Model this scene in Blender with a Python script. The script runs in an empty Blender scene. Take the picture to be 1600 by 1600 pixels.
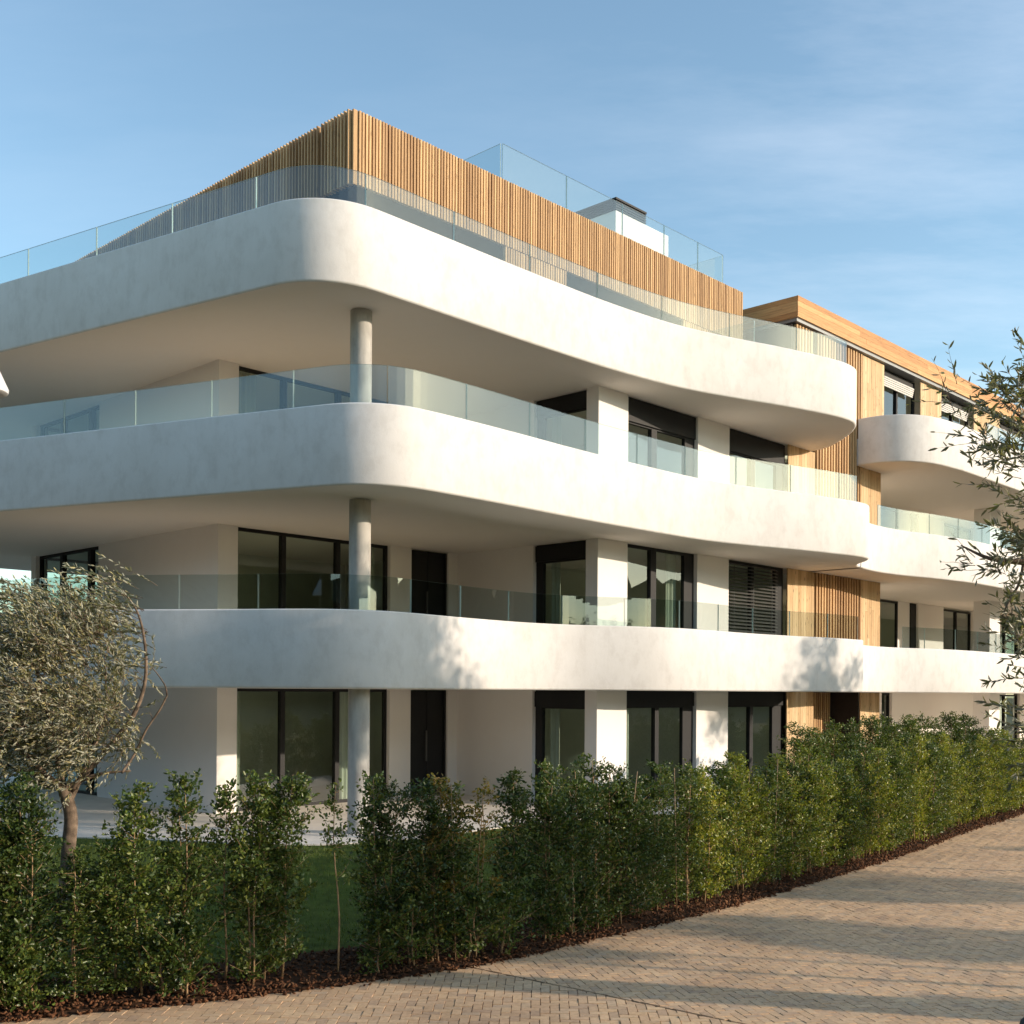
import bpy, math, random
import numpy as np
from mathutils import Vector, Matrix
random.seed(7)
rng = np.random.default_rng(7)
R = math.radians
scene = bpy.context.scene
col = scene.collection

# ------------------------------------------------------------------ frames
ANG = R(46.4)                      # the long facade runs along U, the short one along V
CA, SA = math.cos(ANG), math.sin(ANG)
def W(u, v, z=0.0): return (u*CA - v*SA, u*SA + v*CA, z)
def UV(x, y): return (x*CA + y*SA, -x*SA + y*CA)
CAMH = 2.75
SUN_AZ = math.atan2(0.98, -0.20)   # clockwise from +Y
SUN_EL = R(14.0)
SX, SY, ST = 0.98, -0.20, math.tan(R(14.0))
Z_DRIVE = -0.20
Z_TERR = 0.33
S1, S2, S3 = 2.79, 5.99, 9.19      # undersides of the three balcony slabs

# ------------------------------------------------------------------ mesh builder
class MB:
    def __init__(self): self.v = []; self.f = []; self.m = []
    def add(self, vs, fs, mi=0):
        b = len(self.v); self.v += [tuple(p) for p in vs]
        for f in fs: self.f.append(tuple(b+i for i in f)); self.m.append(mi)
    def hexa(self, p, mi=0):
        self.add(p, [(0,3,2,1),(4,5,6,7),(0,1,5,4),(1,2,6,5),(2,3,7,6),(3,0,4,7)], mi)
    def boxuv(self, u0, u1, v0, v1, z0, z1, mi=0):
        if u0 > u1: u0, u1 = u1, u0
        if v0 > v1: v0, v1 = v1, v0
        if z0 > z1: z0, z1 = z1, z0
        self.hexa([W(u0,v0,z0),W(u1,v0,z0),W(u1,v1,z0),W(u0,v1,z0),W(u0,v0,z1),W(u1,v0,z1),W(u1,v1,z1),W(u0,v1,z1)], mi)
    def box(self, x0, x1, y0, y1, z0, z1, mi=0):
        self.hexa([(x0,y0,z0),(x1,y0,z0),(x1,y1,z0),(x0,y1,z0),(x0,y0,z1),(x1,y0,z1),(x1,y1,z1),(x0,y1,z1)], mi)
    def tube(self, path, radii, n=8, mi=0, cap=True):
        path = [Vector(p) for p in path]; b = len(self.v)
        up = Vector((0.13, 0.07, 1)).normalized()
        ref = None
        for i, p in enumerate(path):
            d = (path[min(i+1, len(path)-1)] - path[max(i-1, 0)]).normalized()
            if ref is None:
                ref = d.cross(Vector((1,0,0)) if abs(d.x) < .8 else Vector((0,1,0))).normalized()
            a = (ref - d*ref.dot(d)).normalized(); c = d.cross(a); ref = a
            r = radii[i] if hasattr(radii, '__len__') else radii
            for k in range(n):
                t = 2*math.pi*k/n
                q = p + a*(r*math.cos(t)) + c*(r*math.sin(t)); self.v.append((q.x, q.y, q.z))
        for i in range(len(path)-1):
            for k in range(n):
                k2 = (k+1) % n
                self.f.append((b+i*n+k, b+i*n+k2, b+(i+1)*n+k2, b+(i+1)*n+k)); self.m.append(mi)
        if cap:
            self.f.append(tuple(b+k for k in range(n))[::-1]); self.m.append(mi)
            e = b+(len(path)-1)*n
            self.f.append(tuple(e+k for k in range(n))); self.m.append(mi)
    def build(self, name, mats, parent=None, smooth=False, angle=None):
        me = bpy.data.meshes.new(name)
        if not isinstance(mats, (list, tuple)): mats = [mats]
        for m in mats: me.materials.append(m)
        o = bpy.data.objects.new(name, me); col.objects.link(o)
        off = Vector((0,0,0))
        vs = self.v
        if parent is not None:
            o.parent = parent
            p = parent
            while p is not None:
                off += p.location if p.type == 'EMPTY' else Vector((0,0,0)); p = p.parent
        if off.length > 0: vs = [(a-off.x, b-off.y, c-off.z) for a,b,c in self.v]
        me.from_pydata(vs, [], self.f); me.validate()
        if len(mats) > 1 and len(me.polygons) == len(self.m): me.polygons.foreach_set('material_index', self.m)
        if smooth:
            me.polygons.foreach_set('use_smooth', [True]*len(me.polygons))
            if angle is not None: me.set_sharp_from_angle(angle=angle)
        me.update()
        return o

def fast_mesh(name, verts, faces, mats, parent=None, midx=None):
    """verts (N,3) array, faces (M,k) array"""
    me = bpy.data.meshes.new(name)
    if not isinstance(mats, (list, tuple)): mats = [mats]
    for m in mats: me.materials.append(m)
    k = faces.shape[1]
    me.vertices.add(len(verts)); me.vertices.foreach_set('co', np.asarray(verts, np.float32).ravel())
    me.loops.add(faces.size); me.loops.foreach_set('vertex_index', faces.ravel().astype(np.int32))
    me.polygons.add(len(faces)); me.polygons.foreach_set('loop_start', np.arange(0, faces.size, k, dtype=np.int32))
    try: me.polygons.foreach_set('loop_total', np.full(len(faces), k, np.int32))
    except Exception: pass
    if midx is not None: me.polygons.foreach_set('material_index', np.asarray(midx, np.int32))
    me.update(calc_edges=True); me.validate()
    o = bpy.data.objects.new(name, me); col.objects.link(o)
    if parent is not None: o.parent = parent
    return o

def tag(o, label=None, cat=None, group=None, kind=None):
    if label: o['label'] = label
    if cat: o['category'] = cat
    if group: o['group'] = group
    if kind: o['kind'] = kind
    return o
def empty(name, loc, label, cat, group=None):
    o = bpy.data.objects.new(name, None); col.objects.link(o); o.location = loc
    o.empty_display_size = .3
    return tag(o, label, cat, group)

# ------------------------------------------------------------------ materials
def newmat(name):
    m = bpy.data.materials.new(name); m.use_nodes = True
    nt = m.node_tree; nt.nodes.clear()
    out = nt.nodes.new('ShaderNodeOutputMaterial')
    return m, nt, out
def N(nt, t, **kw):
    n = nt.nodes.new(t)
    for k, v in kw.items():
        if k.startswith('i_'):
            key = k[2:].replace('_', ' ')
            n.inputs[key].default_value = v
        else: setattr(n, k, v)
    return n
def L(nt, a, b): nt.links.new(a, b)
def ramp(nt, fac, stops):
    r = nt.nodes.new('ShaderNodeValToRGB'); e = r.color_ramp.elements
    while len(e) > 1: e.remove(e[-1])
    e[0].position = stops[0][0]; e[0].color = (*stops[0][1], 1)
    for p, c in stops[1:]:
        x = e.new(p); x.color = (*c, 1)
    if fac is not None: L(nt, fac, r.inputs[0])
    return r
def coords(nt, scale=(1,1,1), rot=(0,0,0), world=True):
    mp = nt.nodes.new('ShaderNodeMapping'); mp.inputs['Scale'].default_value = scale; mp.inputs['Rotation'].default_value = rot
    if world:
        g = nt.nodes.new('ShaderNodeNewGeometry'); L(nt, g.outputs['Position'], mp.inputs['Vector'])
    else:
        g = nt.nodes.new('ShaderNodeTexCoord'); L(nt, g.outputs['Object'], mp.inputs['Vector'])
    return mp.outputs['Vector']
def noise(nt, vec, scale, detail=4, rough=.55):
    n = nt.nodes.new('ShaderNodeTexNoise'); n.inputs['Scale'].default_value = scale
    n.inputs['Detail'].default_value = detail; n.inputs['Roughness'].default_value = rough
    L(nt, vec, n.inputs['Vector']); return n.outputs['Fac']
def mixc(nt, fac, a, b, mode='MIX'):
    m = nt.nodes.new('ShaderNodeMix'); m.data_type = 'RGBA'; m.blend_type = mode
    if isinstance(fac, (int, float)): m.inputs[0].default_value = fac
    else: L(nt, fac, m.inputs[0])
    for x, i in ((a, 6), (b, 7)):
        if isinstance(x, tuple): m.inputs[i].default_value = (*x, 1)
        else: L(nt, x, m.inputs[i])
    return m.outputs[2]
def bump(nt, h, strength=.3, dist=.01):
    b = nt.nodes.new('ShaderNodeBump'); b.inputs['Strength'].default_value = strength; b.inputs['Distance'].default_value = dist
    L(nt, h, b.inputs['Height']); return b.outputs['Normal']
def principled(nt, out, color, rough=.6, spec=.5, normal=None, metal=0):
    p = nt.nodes.new('ShaderNodeBsdfPrincipled')
    if isinstance(color, tuple): p.inputs['Base Color'].default_value = (*color, 1)
    else: L(nt, color, p.inputs['Base Color'])
    if isinstance(rough, (int, float)): p.inputs['Roughness'].default_value = rough
    else: L(nt, rough, p.inputs['Roughness'])
    p.inputs['Specular IOR Level'].default_value = spec; p.inputs['Metallic'].default_value = metal
    if normal is not None: L(nt, normal, p.inputs['Normal'])
    if out is not None: L(nt, p.outputs[0], out.inputs['Surface'])
    return p

def mat_stucco(name='white_render', mottle=1.0, bs=.22, base=(.71,.695,.675)):
    m, nt, out = newmat(name)
    v = coords(nt)
    wv = nt.nodes.new('ShaderNodeVectorMath'); wv.operation = 'MULTIPLY_ADD'
    wn = nt.nodes.new('ShaderNodeTexNoise'); wn.inputs['Scale'].default_value = .8; L(nt, v, wn.inputs['Vector'])
    L(nt, wn.outputs['Color'], wv.inputs[0]); wv.inputs[1].default_value = (1.2,1.2,1.2); L(nt, v, wv.inputs[2])
    a = noise(nt, wv.outputs[0], .75, 6, .62); b = noise(nt, coords(nt, (1.6,1.6,1.1)), 2.4, 7, .68); c = noise(nt, v, 60, 3)
    streak = noise(nt, coords(nt, (5,5,.45)), 1.0, 4, .6)
    r = ramp(nt, a, [(.33, (.69,.662,.63)), (.52, (.735,.708,.68)), (.68, (.765,.743,.72))])
    r2 = ramp(nt, b, [(.36, (.90,.89,.88)), (.52, (1,1,1)), (.75, (1.02,1.02,1.02))])
    r3 = ramp(nt, streak, [(.34, (.93,.92,.91)), (.5, (1,1,1))])
    cc = mixc(nt, mottle, base, r.outputs[0])
    cc = mixc(nt, .8*mottle, cc, r2.outputs[0], 'MULTIPLY')
    cc = mixc(nt, .35*mottle, cc, r3.outputs[0], 'MULTIPLY')
    h = nt.nodes.new('ShaderNodeMath'); h.operation = 'ADD'; L(nt, b, h.inputs[0])
    h2 = nt.nodes.new('ShaderNodeMath'); h2.operation = 'MULTIPLY'; L(nt, c, h2.inputs[0]); h2.inputs[1].default_value = .35
    L(nt, h2.outputs[0], h.inputs[1])
    principled(nt, out, cc, .85, .25, bump(nt, h.outputs[0], bs, .02))
    return m
def mat_simple(name, c, rough=.6, spec=.4, metal=0, var=.12, scale=6, bs=.1):
    m, nt, out = newmat(name)
    v = coords(nt); a = noise(nt, v, scale, 5, .6)
    lo = tuple(x*(1-var) for x in c); hi = tuple(x*(1+var) for x in c)
    r = ramp(nt, a, [(.3, lo), (.7, hi)])
    principled(nt, out, r.outputs[0], rough, spec, bump(nt, noise(nt, v, scale*12, 3), bs, .004), metal)
    return m
def mat_concrete():
    m, nt, out = newmat('concrete')
    v = coords(nt); a = noise(nt, coords(nt, (2,2,.7)), 2.5, 6, .65)
    r = ramp(nt, a, [(.3, (.30,.28,.255)), (.5, (.42,.40,.365)), (.7, (.52,.495,.45))])
    principled(nt, out, r.outputs[0], .8, .3, bump(nt, noise(nt, v, 40, 4), .15, .006))
    return m
def mat_timber(name, dark, light, grain_axis='z', knots=.5):
    m, nt, out = newmat(name)
    g = nt.nodes.new('ShaderNodeNewGeometry')
    sc = {'z': (26,26,1.6), 'u': (1.6,1.6,26)}[grain_axis]
    off = nt.nodes.new('ShaderNodeVectorMath'); off.operation = 'ADD'
    s = nt.nodes.new('ShaderNodeVectorMath'); s.operation = 'SCALE'; s.inputs[0].default_value = (13.1, 7.7, 31.3)
    L(nt, g.outputs['Random Per Island'], s.inputs['Scale'])
    L(nt, coords(nt, sc, (0,0,0)), off.inputs[0]); L(nt, s.outputs[0], off.inputs[1])
    n1 = noise(nt, off.outputs[0], 1.0, 5, .65)
    r = ramp(nt, g.outputs['Random Per Island'], [(0, dark), (.5, tuple((a+b)/2 for a,b in zip(dark,light))), (1, light)])
    gr = ramp(nt, n1, [(.3, (.62,.55,.48)), (.5, (1,1,1)), (.72, (1.12,1.1,1.06))])
    c = mixc(nt, .8, r.outputs[0], gr.outputs[0], 'MULTIPLY')
    if knots:
        vo = nt.nodes.new('ShaderNodeTexVoronoi'); vo.inputs['Scale'].default_value = 1.0
        off2 = nt.nodes.new('ShaderNodeVectorMath'); off2.operation = 'ADD'
        ksc = (9,9,3.2) if grain_axis == 'z' else (3.2,3.2,9)
        L(nt, coords(nt, ksc), off2.inputs[0]); L(nt, s.outputs[0], off2.inputs[1]); L(nt, off2.outputs[0], vo.inputs['Vector'])
        k = ramp(nt, vo.outputs['Distance'], [(.08, (1,1,1)), (.2, (0,0,0))])
        kk = nt.nodes.new('ShaderNodeMath'); kk.operation = 'MULTIPLY'; L(nt, k.outputs[0], kk.inputs[0]); kk.inputs[1].default_value = knots
        c = mixc(nt, kk.outputs[0], c, tuple(x*.3 for x in dark))
    principled(nt, out, c, .65, .3, bump(nt, n1, .25, .004))
    return m
def mat_glass(name, tint, refl, gloss_col=(1,1,1), rough=.0):
    m, nt, out = newmat(name)
    lw = nt.nodes.new('ShaderNodeLayerWeight'); lw.inputs[0].default_value = .5
    pw = nt.nodes.new('ShaderNodeMath'); pw.operation = 'POWER'; L(nt, lw.outputs['Facing'], pw.inputs[0]); pw.inputs[1].default_value = 4.0
    ma = nt.nodes.new('ShaderNodeMath'); ma.operation = 'MULTIPLY_ADD'; L(nt, pw.outputs[0], ma.inputs[0]); ma.inputs[1].default_value = .85-refl; ma.inputs[2].default_value = refl
    t = N(nt, 'ShaderNodeBsdfTransparent'); t.inputs[0].default_value = (*tint, 1)
    g = N(nt, 'ShaderNodeBsdfGlossy'); g.inputs[0].default_value = (*gloss_col, 1); g.inputs['Roughness'].default_value = rough
    mx = nt.nodes.new('ShaderNodeMixShader'); L(nt, ma.outputs[0], mx.inputs[0]); L(nt, t.outputs[0], mx.inputs[1]); L(nt, g.outputs[0], mx.inputs[2])
    L(nt, mx.outputs[0], out.inputs['Surface'])
    return m
def mat_leaf(name, cols, rough=.42, trans=.28, objvar=.25, back=None, spec=.45):
    m, nt, out = newmat(name)
    g = nt.nodes.new('ShaderNodeNewGeometry'); oi = nt.nodes.new('ShaderNodeObjectInfo')
    n = len(cols)
    r = ramp(nt, g.outputs['Random Per Island'], [(i/max(1, n-1), c) for i, c in enumerate(cols)])
    hv = nt.nodes.new('ShaderNodeHueSaturation')
    mr = nt.nodes.new('ShaderNodeMapRange'); L(nt, oi.outputs['Random'], mr.inputs[0]); mr.inputs[3].default_value = 1-objvar; mr.inputs[4].default_value = 1+objvar
    mr2 = nt.nodes.new('ShaderNodeMapRange'); L(nt, oi.outputs['Random'], mr2.inputs[0]); mr2.inputs[3].default_value = .515; mr2.inputs[4].default_value = .485
    L(nt, mr.outputs[0], hv.inputs['Value']); L(nt, mr2.outputs[0], hv.inputs['Hue']); L(nt, r.outputs[0], hv.inputs['Color'])
    c = hv.outputs[0]
    if back is not None: c = mixc(nt, g.outputs['Backfacing'], c, back)
    p = principled(nt, None, c, rough, spec)
    tr = nt.nodes.new('ShaderNodeBsdfTranslucent')
    tc = mixc(nt, 1.0, c, (1.3, 1.35, .6), 'MULTIPLY'); L(nt, tc, tr.inputs[0])
    mx = nt.nodes.new('ShaderNodeMixShader'); mx.inputs[0].default_value = trans
    L(nt, p.outputs[0], mx.inputs[1]); L(nt, tr.outputs[0], mx.inputs[2]); L(nt, mx.outputs[0], out.inputs['Surface'])
    return m
def mat_island(name, cols, rough=.85, spec=.25, detail=18, bs=.3):
    m, nt, out = newmat(name)
    g = nt.nodes.new('ShaderNodeNewGeometry')
    r = ramp(nt, g.outputs['Random Per Island'], [(i/max(1, len(cols)-1), c) for i, c in enumerate(cols)])
    v = coords(nt); a = noise(nt, v, detail, 5, .65); big = noise(nt, v, .55, 4, .6)
    r1 = ramp(nt, a, [(.3, (.78,.77,.76)), (.55, (1,1,1)), (.75, (1.08,1.07,1.05))])
    r2 = ramp(nt, big, [(.3, (.82,.80,.78)), (.5, (1,1,1)), (.7, (1.06,1.05,1.0))])
    c = mixc(nt, 1.0, r.outputs[0], r1.outputs[0], 'MULTIPLY'); c = mixc(nt, 1.0, c, r2.outputs[0], 'MULTIPLY')
    principled(nt, out, c, rough, spec, bump(nt, noise(nt, v, detail*4, 4), bs, .004))
    return m

M = {}
M['stucco'] = mat_stucco()
M['wall'] = mat_stucco('wall_plaster', .12, .05, (.82,.785,.745))
M['soffit'] = mat_stucco('soffit_plaster_bounce', .10, .05, (.86,.81,.755))  # undersides lightened beyond the stucco: bounce light put into the colour
M['inner'] = mat_simple('interior_plaster', (.74,.74,.66), .8, .2, 0, .06, 1.5, .05)
M['deck'] = mat_simple('deck_stone', (.66,.55,.43), .7, .3, 0, .1, 4, .1)
M['concrete'] = mat_concrete()
M['slat'] = mat_timber('larch_slats', (.335,.19,.085), (.60,.38,.185), 'z', .45)
M['board'] = mat_timber('larch_boards', (.47,.305,.15), (.67,.48,.275), 'z', .75)
M['fascia'] = mat_timber('cedar_planks', (.46,.22,.08), (.64,.36,.15), 'u', .2)
M['dark'] = mat_simple('dark_board', (.035,.028,.024), .7, .3, 0, .2, 5, .05)
M['metal'] = mat_simple('anthracite_aluminium', (.013,.013,.014), .6, .3, .0, .1, 8, .02)
M['blind'] = mat_simple('grey_blind', (.10,.10,.095), .45, .5, .2, .1, 8, .02)
M['roofmetal'] = mat_simple('grey_flashing', (.22,.225,.23), .45, .5, .3, .08, 5, .02)
M['rail'] = mat_glass('railing_glass', (.83,.88,.875), .06, (.93,.97,1))
M['railedge'] = mat_simple('glass_edge', (.40,.52,.50), .25, .6, 0, .05, 5, 0)
M['pane'] = mat_glass('window_glass', (.64,.74,.70), .09, (.95,.98,1))
M['terrace'] = mat_simple('terrace_stone', (.68,.62,.55), .75, .3, 0, .10, 2.2, .1)
M['bark'] = mat_simple('olive_bark', (.16,.115,.08), .9, .2, 0, .6, 11, 1.0)
M['stem'] = mat_simple('stem_bark', (.34,.225,.125), .85, .2, 0, .3, 14, .4)
M['cane'] = mat_simple('bamboo_cane', (.27,.18,.10), .6, .3, 0, .2, 10, .1)
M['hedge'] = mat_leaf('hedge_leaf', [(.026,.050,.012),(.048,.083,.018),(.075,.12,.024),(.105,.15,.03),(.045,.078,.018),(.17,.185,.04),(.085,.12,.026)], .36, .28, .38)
M['hedgelit'] = mat_leaf('hedge_leaf_sunlit', [(.05,.085,.014),(.14,.19,.028),(.22,.26,.04),(.30,.31,.05),(.11,.155,.022),(.38,.33,.06),(.19,.23,.036)], .36, .3, .3)  # sunlit copy of the hedge leaf: sunlight put into the leaf colours
M['hedgeyel'] = mat_leaf('hedge_leaf_turning', [(.05,.08,.014),(.12,.13,.02),(.20,.16,.025),(.26,.15,.03),(.08,.10,.018)], .4, .3, .15)
M['olive'] = mat_leaf('olive_leaf', [(.055,.065,.025),(.14,.15,.06),(.30,.275,.115),(.095,.105,.042),(.44,.38,.17),(.19,.195,.08),(.58,.50,.26)], .42, .22, .05, back=(.36,.35,.26))
M['olive2'] = mat_leaf('olive_leaf_near', [(.07,.075,.036),(.15,.145,.065),(.26,.235,.11),(.11,.11,.055),(.38,.33,.17)], .38, .30, .05, back=(.21,.20,.145))
M['tree'] = mat_leaf('tree_leaf', [(.03,.05,.015),(.05,.075,.02),(.07,.095,.025)], .5, .2, .1)
M['brick'] = mat_island('clay_pavers', [(.58,.385,.235),(.67,.445,.26),(.63,.415,.255),(.73,.50,.30),(.51,.345,.225),(.70,.47,.275),(.57,.41,.275)], .82, .25, 20, .35)
M['joint'] = mat_simple('joint_sand', (.15,.105,.07), .95, .1, 0, .2, 20, .2)
M['mulch'] = mat_island('bark_chips', [(.055,.024,.012),(.12,.05,.024),(.17,.075,.036),(.085,.038,.02),(.22,.11,.055)], .9, .15, 30, .4)
M['soil'] = mat_simple('mulch_soil', (.055,.030,.018), .95, .1, 0, .4, 25, .8)
M['lawn'] = mat_simple('lawn_ground', (.062,.088,.014), .9, .15, 0, .35, 6, .5)
M['grass'] = mat_leaf('grass_blade', [(.065,.095,.014),(.10,.135,.02),(.15,.18,.03)], .5, .3, .1)
M['earth'] = mat_simple('dry_ground', (.20,.165,.10), .95, .1, 0, .3, .6, .3)
M['hill'] = mat_simple('wooded_hill', (.035,.05,.022), .95, .1, 0, .5, .12, .3)
M['curtain'] = mat_simple('linen_curtain', (.66,.64,.55), .9, .1, 0, .05, 6, .05)
M['lamp'] = mat_simple('lamp_enamel', (.62,.62,.63), .4, .5, 0, .03, 5, .0)
M['black'] = mat_simple('black_metal', (.02,.02,.02), .5, .5, 0, .1, 5, .0)
M['sill'] = mat_simple('pale_stone', (.6,.57,.53), .7, .3, 0, .08, 4, .1)

# ------------------------------------------------------------------ curves
def spline(pts, step=.12, smooth=4):
    """Catmull-Rom through the points, resampled evenly and gently relaxed"""
    P = np.array(pts, float); n = len(P); out = []
    Q = np.vstack([2*P[0]-P[1], P, 2*P[-1]-P[-2]])
    for i in range(n-1):
        p0,p1,p2,p3 = Q[i:i+4]
        k = max(2, int(np.linalg.norm(p2-p1)/.04))
        t = np.linspace(0, 1, k, endpoint=False)[:, None]
        out.append(.5*((2*p1)+(-p0+p2)*t+(2*p0-5*p1+4*p2-p3)*t**2+(-p0+3*p1-3*p2+p3)*t**3))
    C = np.vstack(out+[P[-1:]])
    def resample(C, s):
        d = np.r_[0, np.cumsum(np.linalg.norm(np.diff(C, axis=0), axis=1))]
        m = max(2, int(round(d[-1]/s))+1); q = np.linspace(0, d[-1], m)
        return np.c_[np.interp(q, d, C[:,0]), np.interp(q, d, C[:,1])]
    C = resample(C, step)
    for _ in range(smooth*6):
        C[1:-1] = .25*C[:-2]+.5*C[1:-1]+.25*C[2:]
    return resample(C, step)
def fillet(a, c, b, r, n=14):
    """rounded corner at c between the directions to a and b"""
    a, c, b = (np.array(q, float) for q in (a, c, b))
    d1 = (a-c)/np.linalg.norm(a-c); d2 = (b-c)/np.linalg.norm(b-c)
    half = math.acos(np.dot(d1, d2))/2; t = r/math.tan(half)
    o = c+(d1+d2)/np.linalg.norm(d1+d2)*r/math.sin(half)
    p1, p2 = c+d1*t-o, c+d2*t-o
    a1, a2 = math.atan2(p1[1], p1[0]), math.atan2(p2[1], p2[0])
    da = (a2-a1+math.pi) % (2*math.pi)-math.pi
    return [(o[0]+r*math.cos(a1+da*i/n), o[1]+r*math.sin(a1+da*i/n)) for i in range(n+1)]
def normals(C):
    t = np.gradient(C, axis=0); t /= np.linalg.norm(t, axis=1)[:, None]
    return np.c_[-t[:,1], t[:,0]]        # left of travel: inward for our outlines (travelling +U along the front)
def offset(C, d): return C + normals(C)*d
def arclen(C): return np.r_[0, np.cumsum(np.linalg.norm(np.diff(C, axis=0), axis=1))]
from mathutils.geometry import tessellate_polygon
def fill(mb, ring, z, up, mi=0):
    vs = [Vector((p[0], p[1], 0)) for p in ring]
    tris = tessellate_polygon([vs])
    pts = [W(p[0], p[1], z) for p in ring]
    fs = []
    for a,b,c in tris:
        n = (vs[b]-vs[a]).cross(vs[c]-vs[a]).z
        if (n > 0) != up: a,b,c = a,c,b
        fs.append((a,b,c))
    mb.add(pts, fs, mi)

def balcony_mesh(C, back, z0, b, slab=.74, th=.17):
    """parapet with rounded drip edge along C, slab behind it closed by the points in back"""
    mb = MB()
    C = np.asarray(C); n = len(C)
    prof = [(.035, z0-.012), (.012, z0), (0, z0+.022), (0, z0+b-.02), (.02, z0+b), (th-.02, z0+b), (th, z0+b-.02), (th, z0+slab)]
    rows = []
    for d, z in prof:
        O = offset(C, d); rows.append([W(p[0], p[1], z) for p in O])
    base = len(mb.v)
    for r in rows: mb.v += r
    for j in range(len(rows)-1):
        for i in range(n-1):
            mb.f.append((base+j*n+i, base+j*n+i+1, base+(j+1)*n+i+1, base+(j+1)*n+i)); mb.m.append(0)
    for i in (0, n-1):
        f = tuple(base+j*n+i for j in range(len(rows)))
        mb.f.append(f if i == 0 else f[::-1]); mb.m.append(0)
    ring = [tuple(p) for p in offset(C, .035)] + back
    fill(mb, ring, z0-.012, False, 2)
    ring2 = [tuple(p) for p in offset(C, th)] + back
    fill(mb, ring2, z0+slab, True, 1)
    seq = [tuple(offset(C, .06)[-1])] + back + [tuple(offset(C, .06)[0])]
    for a, c in zip(seq[:-1], seq[1:]):
        mb.add([W(*a, z0-.012), W(*c, z0-.012), W(*c, z0+slab), W(*a, z0+slab)], [(0,1,2,3)], 0)
    return mb

def glass_run(parent, C, z, h, seg, s0, s1, inset=.085, first=None, name='glass_panel'):
    """frameless curved panels following the outline"""
    O = offset(np.asarray(C), inset); d = arclen(O)
    cuts = [s0]; s = s0 + (first if first else seg)
    while s < s1-.25: cuts.append(s); s += seg
    cuts.append(s1)
    for a, c in zip(cuts[:-1], cuts[1:]):
        a += .008; c -= .008
        k = max(2, int((c-a)/.14)+1); q = np.linspace(a, c, k)
        P = np.c_[np.interp(q, d, O[:,0]), np.interp(q, d, O[:,1])]
        panel(parent, P, z, h, name)
def panel(parent, P, z, h, name='glass_panel', t=.017):
    P = np.asarray(P, float)
    A = offset(P, -t/2); B = offset(P, t/2); k = len(P); mb = MB()
    z0, z1 = z-.05, z+h
    mb.v = [W(*p, z0) for p in A]+[W(*p, z1) for p in A]+[W(*p, z0) for p in B]+[W(*p, z1) for p in B]
    for i in range(k-1):
        mb.f.append((i, i+1, k+i+1, k+i)); mb.m.append(0)
        mb.f.append((2*k+i+1, 2*k+i, 3*k+i, 3*k+i+1)); mb.m.append(0)
        mb.f.append((k+i, k+i+1, 3*k+i+1, 3*k+i)); mb.m.append(1)
    mb.f.append((0, k, 3*k, 2*k)); mb.m.append(1)
    mb.f.append((k-1, 2*k+k-1, 3*k+k-1, k+k-1)); mb.m.append(1)
    return mb.build(name, [M['rail'], M['railedge']], parent)

# ------------------------------------------------------------------ windows and walls
class Wall:
    """axis 'u': runs along U at v=c, outside towards -V ; axis 'v': runs along V at u=c, outside towards -U ; 'b': back wall"""
    def __init__(s, axis, c, sgn=1): s.axis, s.c, s.sg = axis, c, sgn
    def box(s, mb, a0, a1, d0, d1, z0, z1, mi=0):
        d0 *= s.sg; d1 *= s.sg
        if s.axis == 'u': mb.boxuv(a0, a1, s.c+d0, s.c+d1, z0, z1, mi)
        else: mb.boxuv(s.c+d0, s.c+d1, a0, a1, z0, z1, mi)
    def quad(s, mb, a0, a1, d, z0, z1, mi=0):
        d *= s.sg
        if s.axis == 'u': p = [W(a0, s.c+d, z0), W(a1, s.c+d, z0), W(a1, s.c+d, z1), W(a0, s.c+d, z1)]
        else: p = [W(s.c+d, a0, z0), W(s.c+d, a1, z0), W(s.c+d, a1, z1), W(s.c+d, a0, z1)]
        mb.add(p, [(0,1,2,3)], mi)
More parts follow.
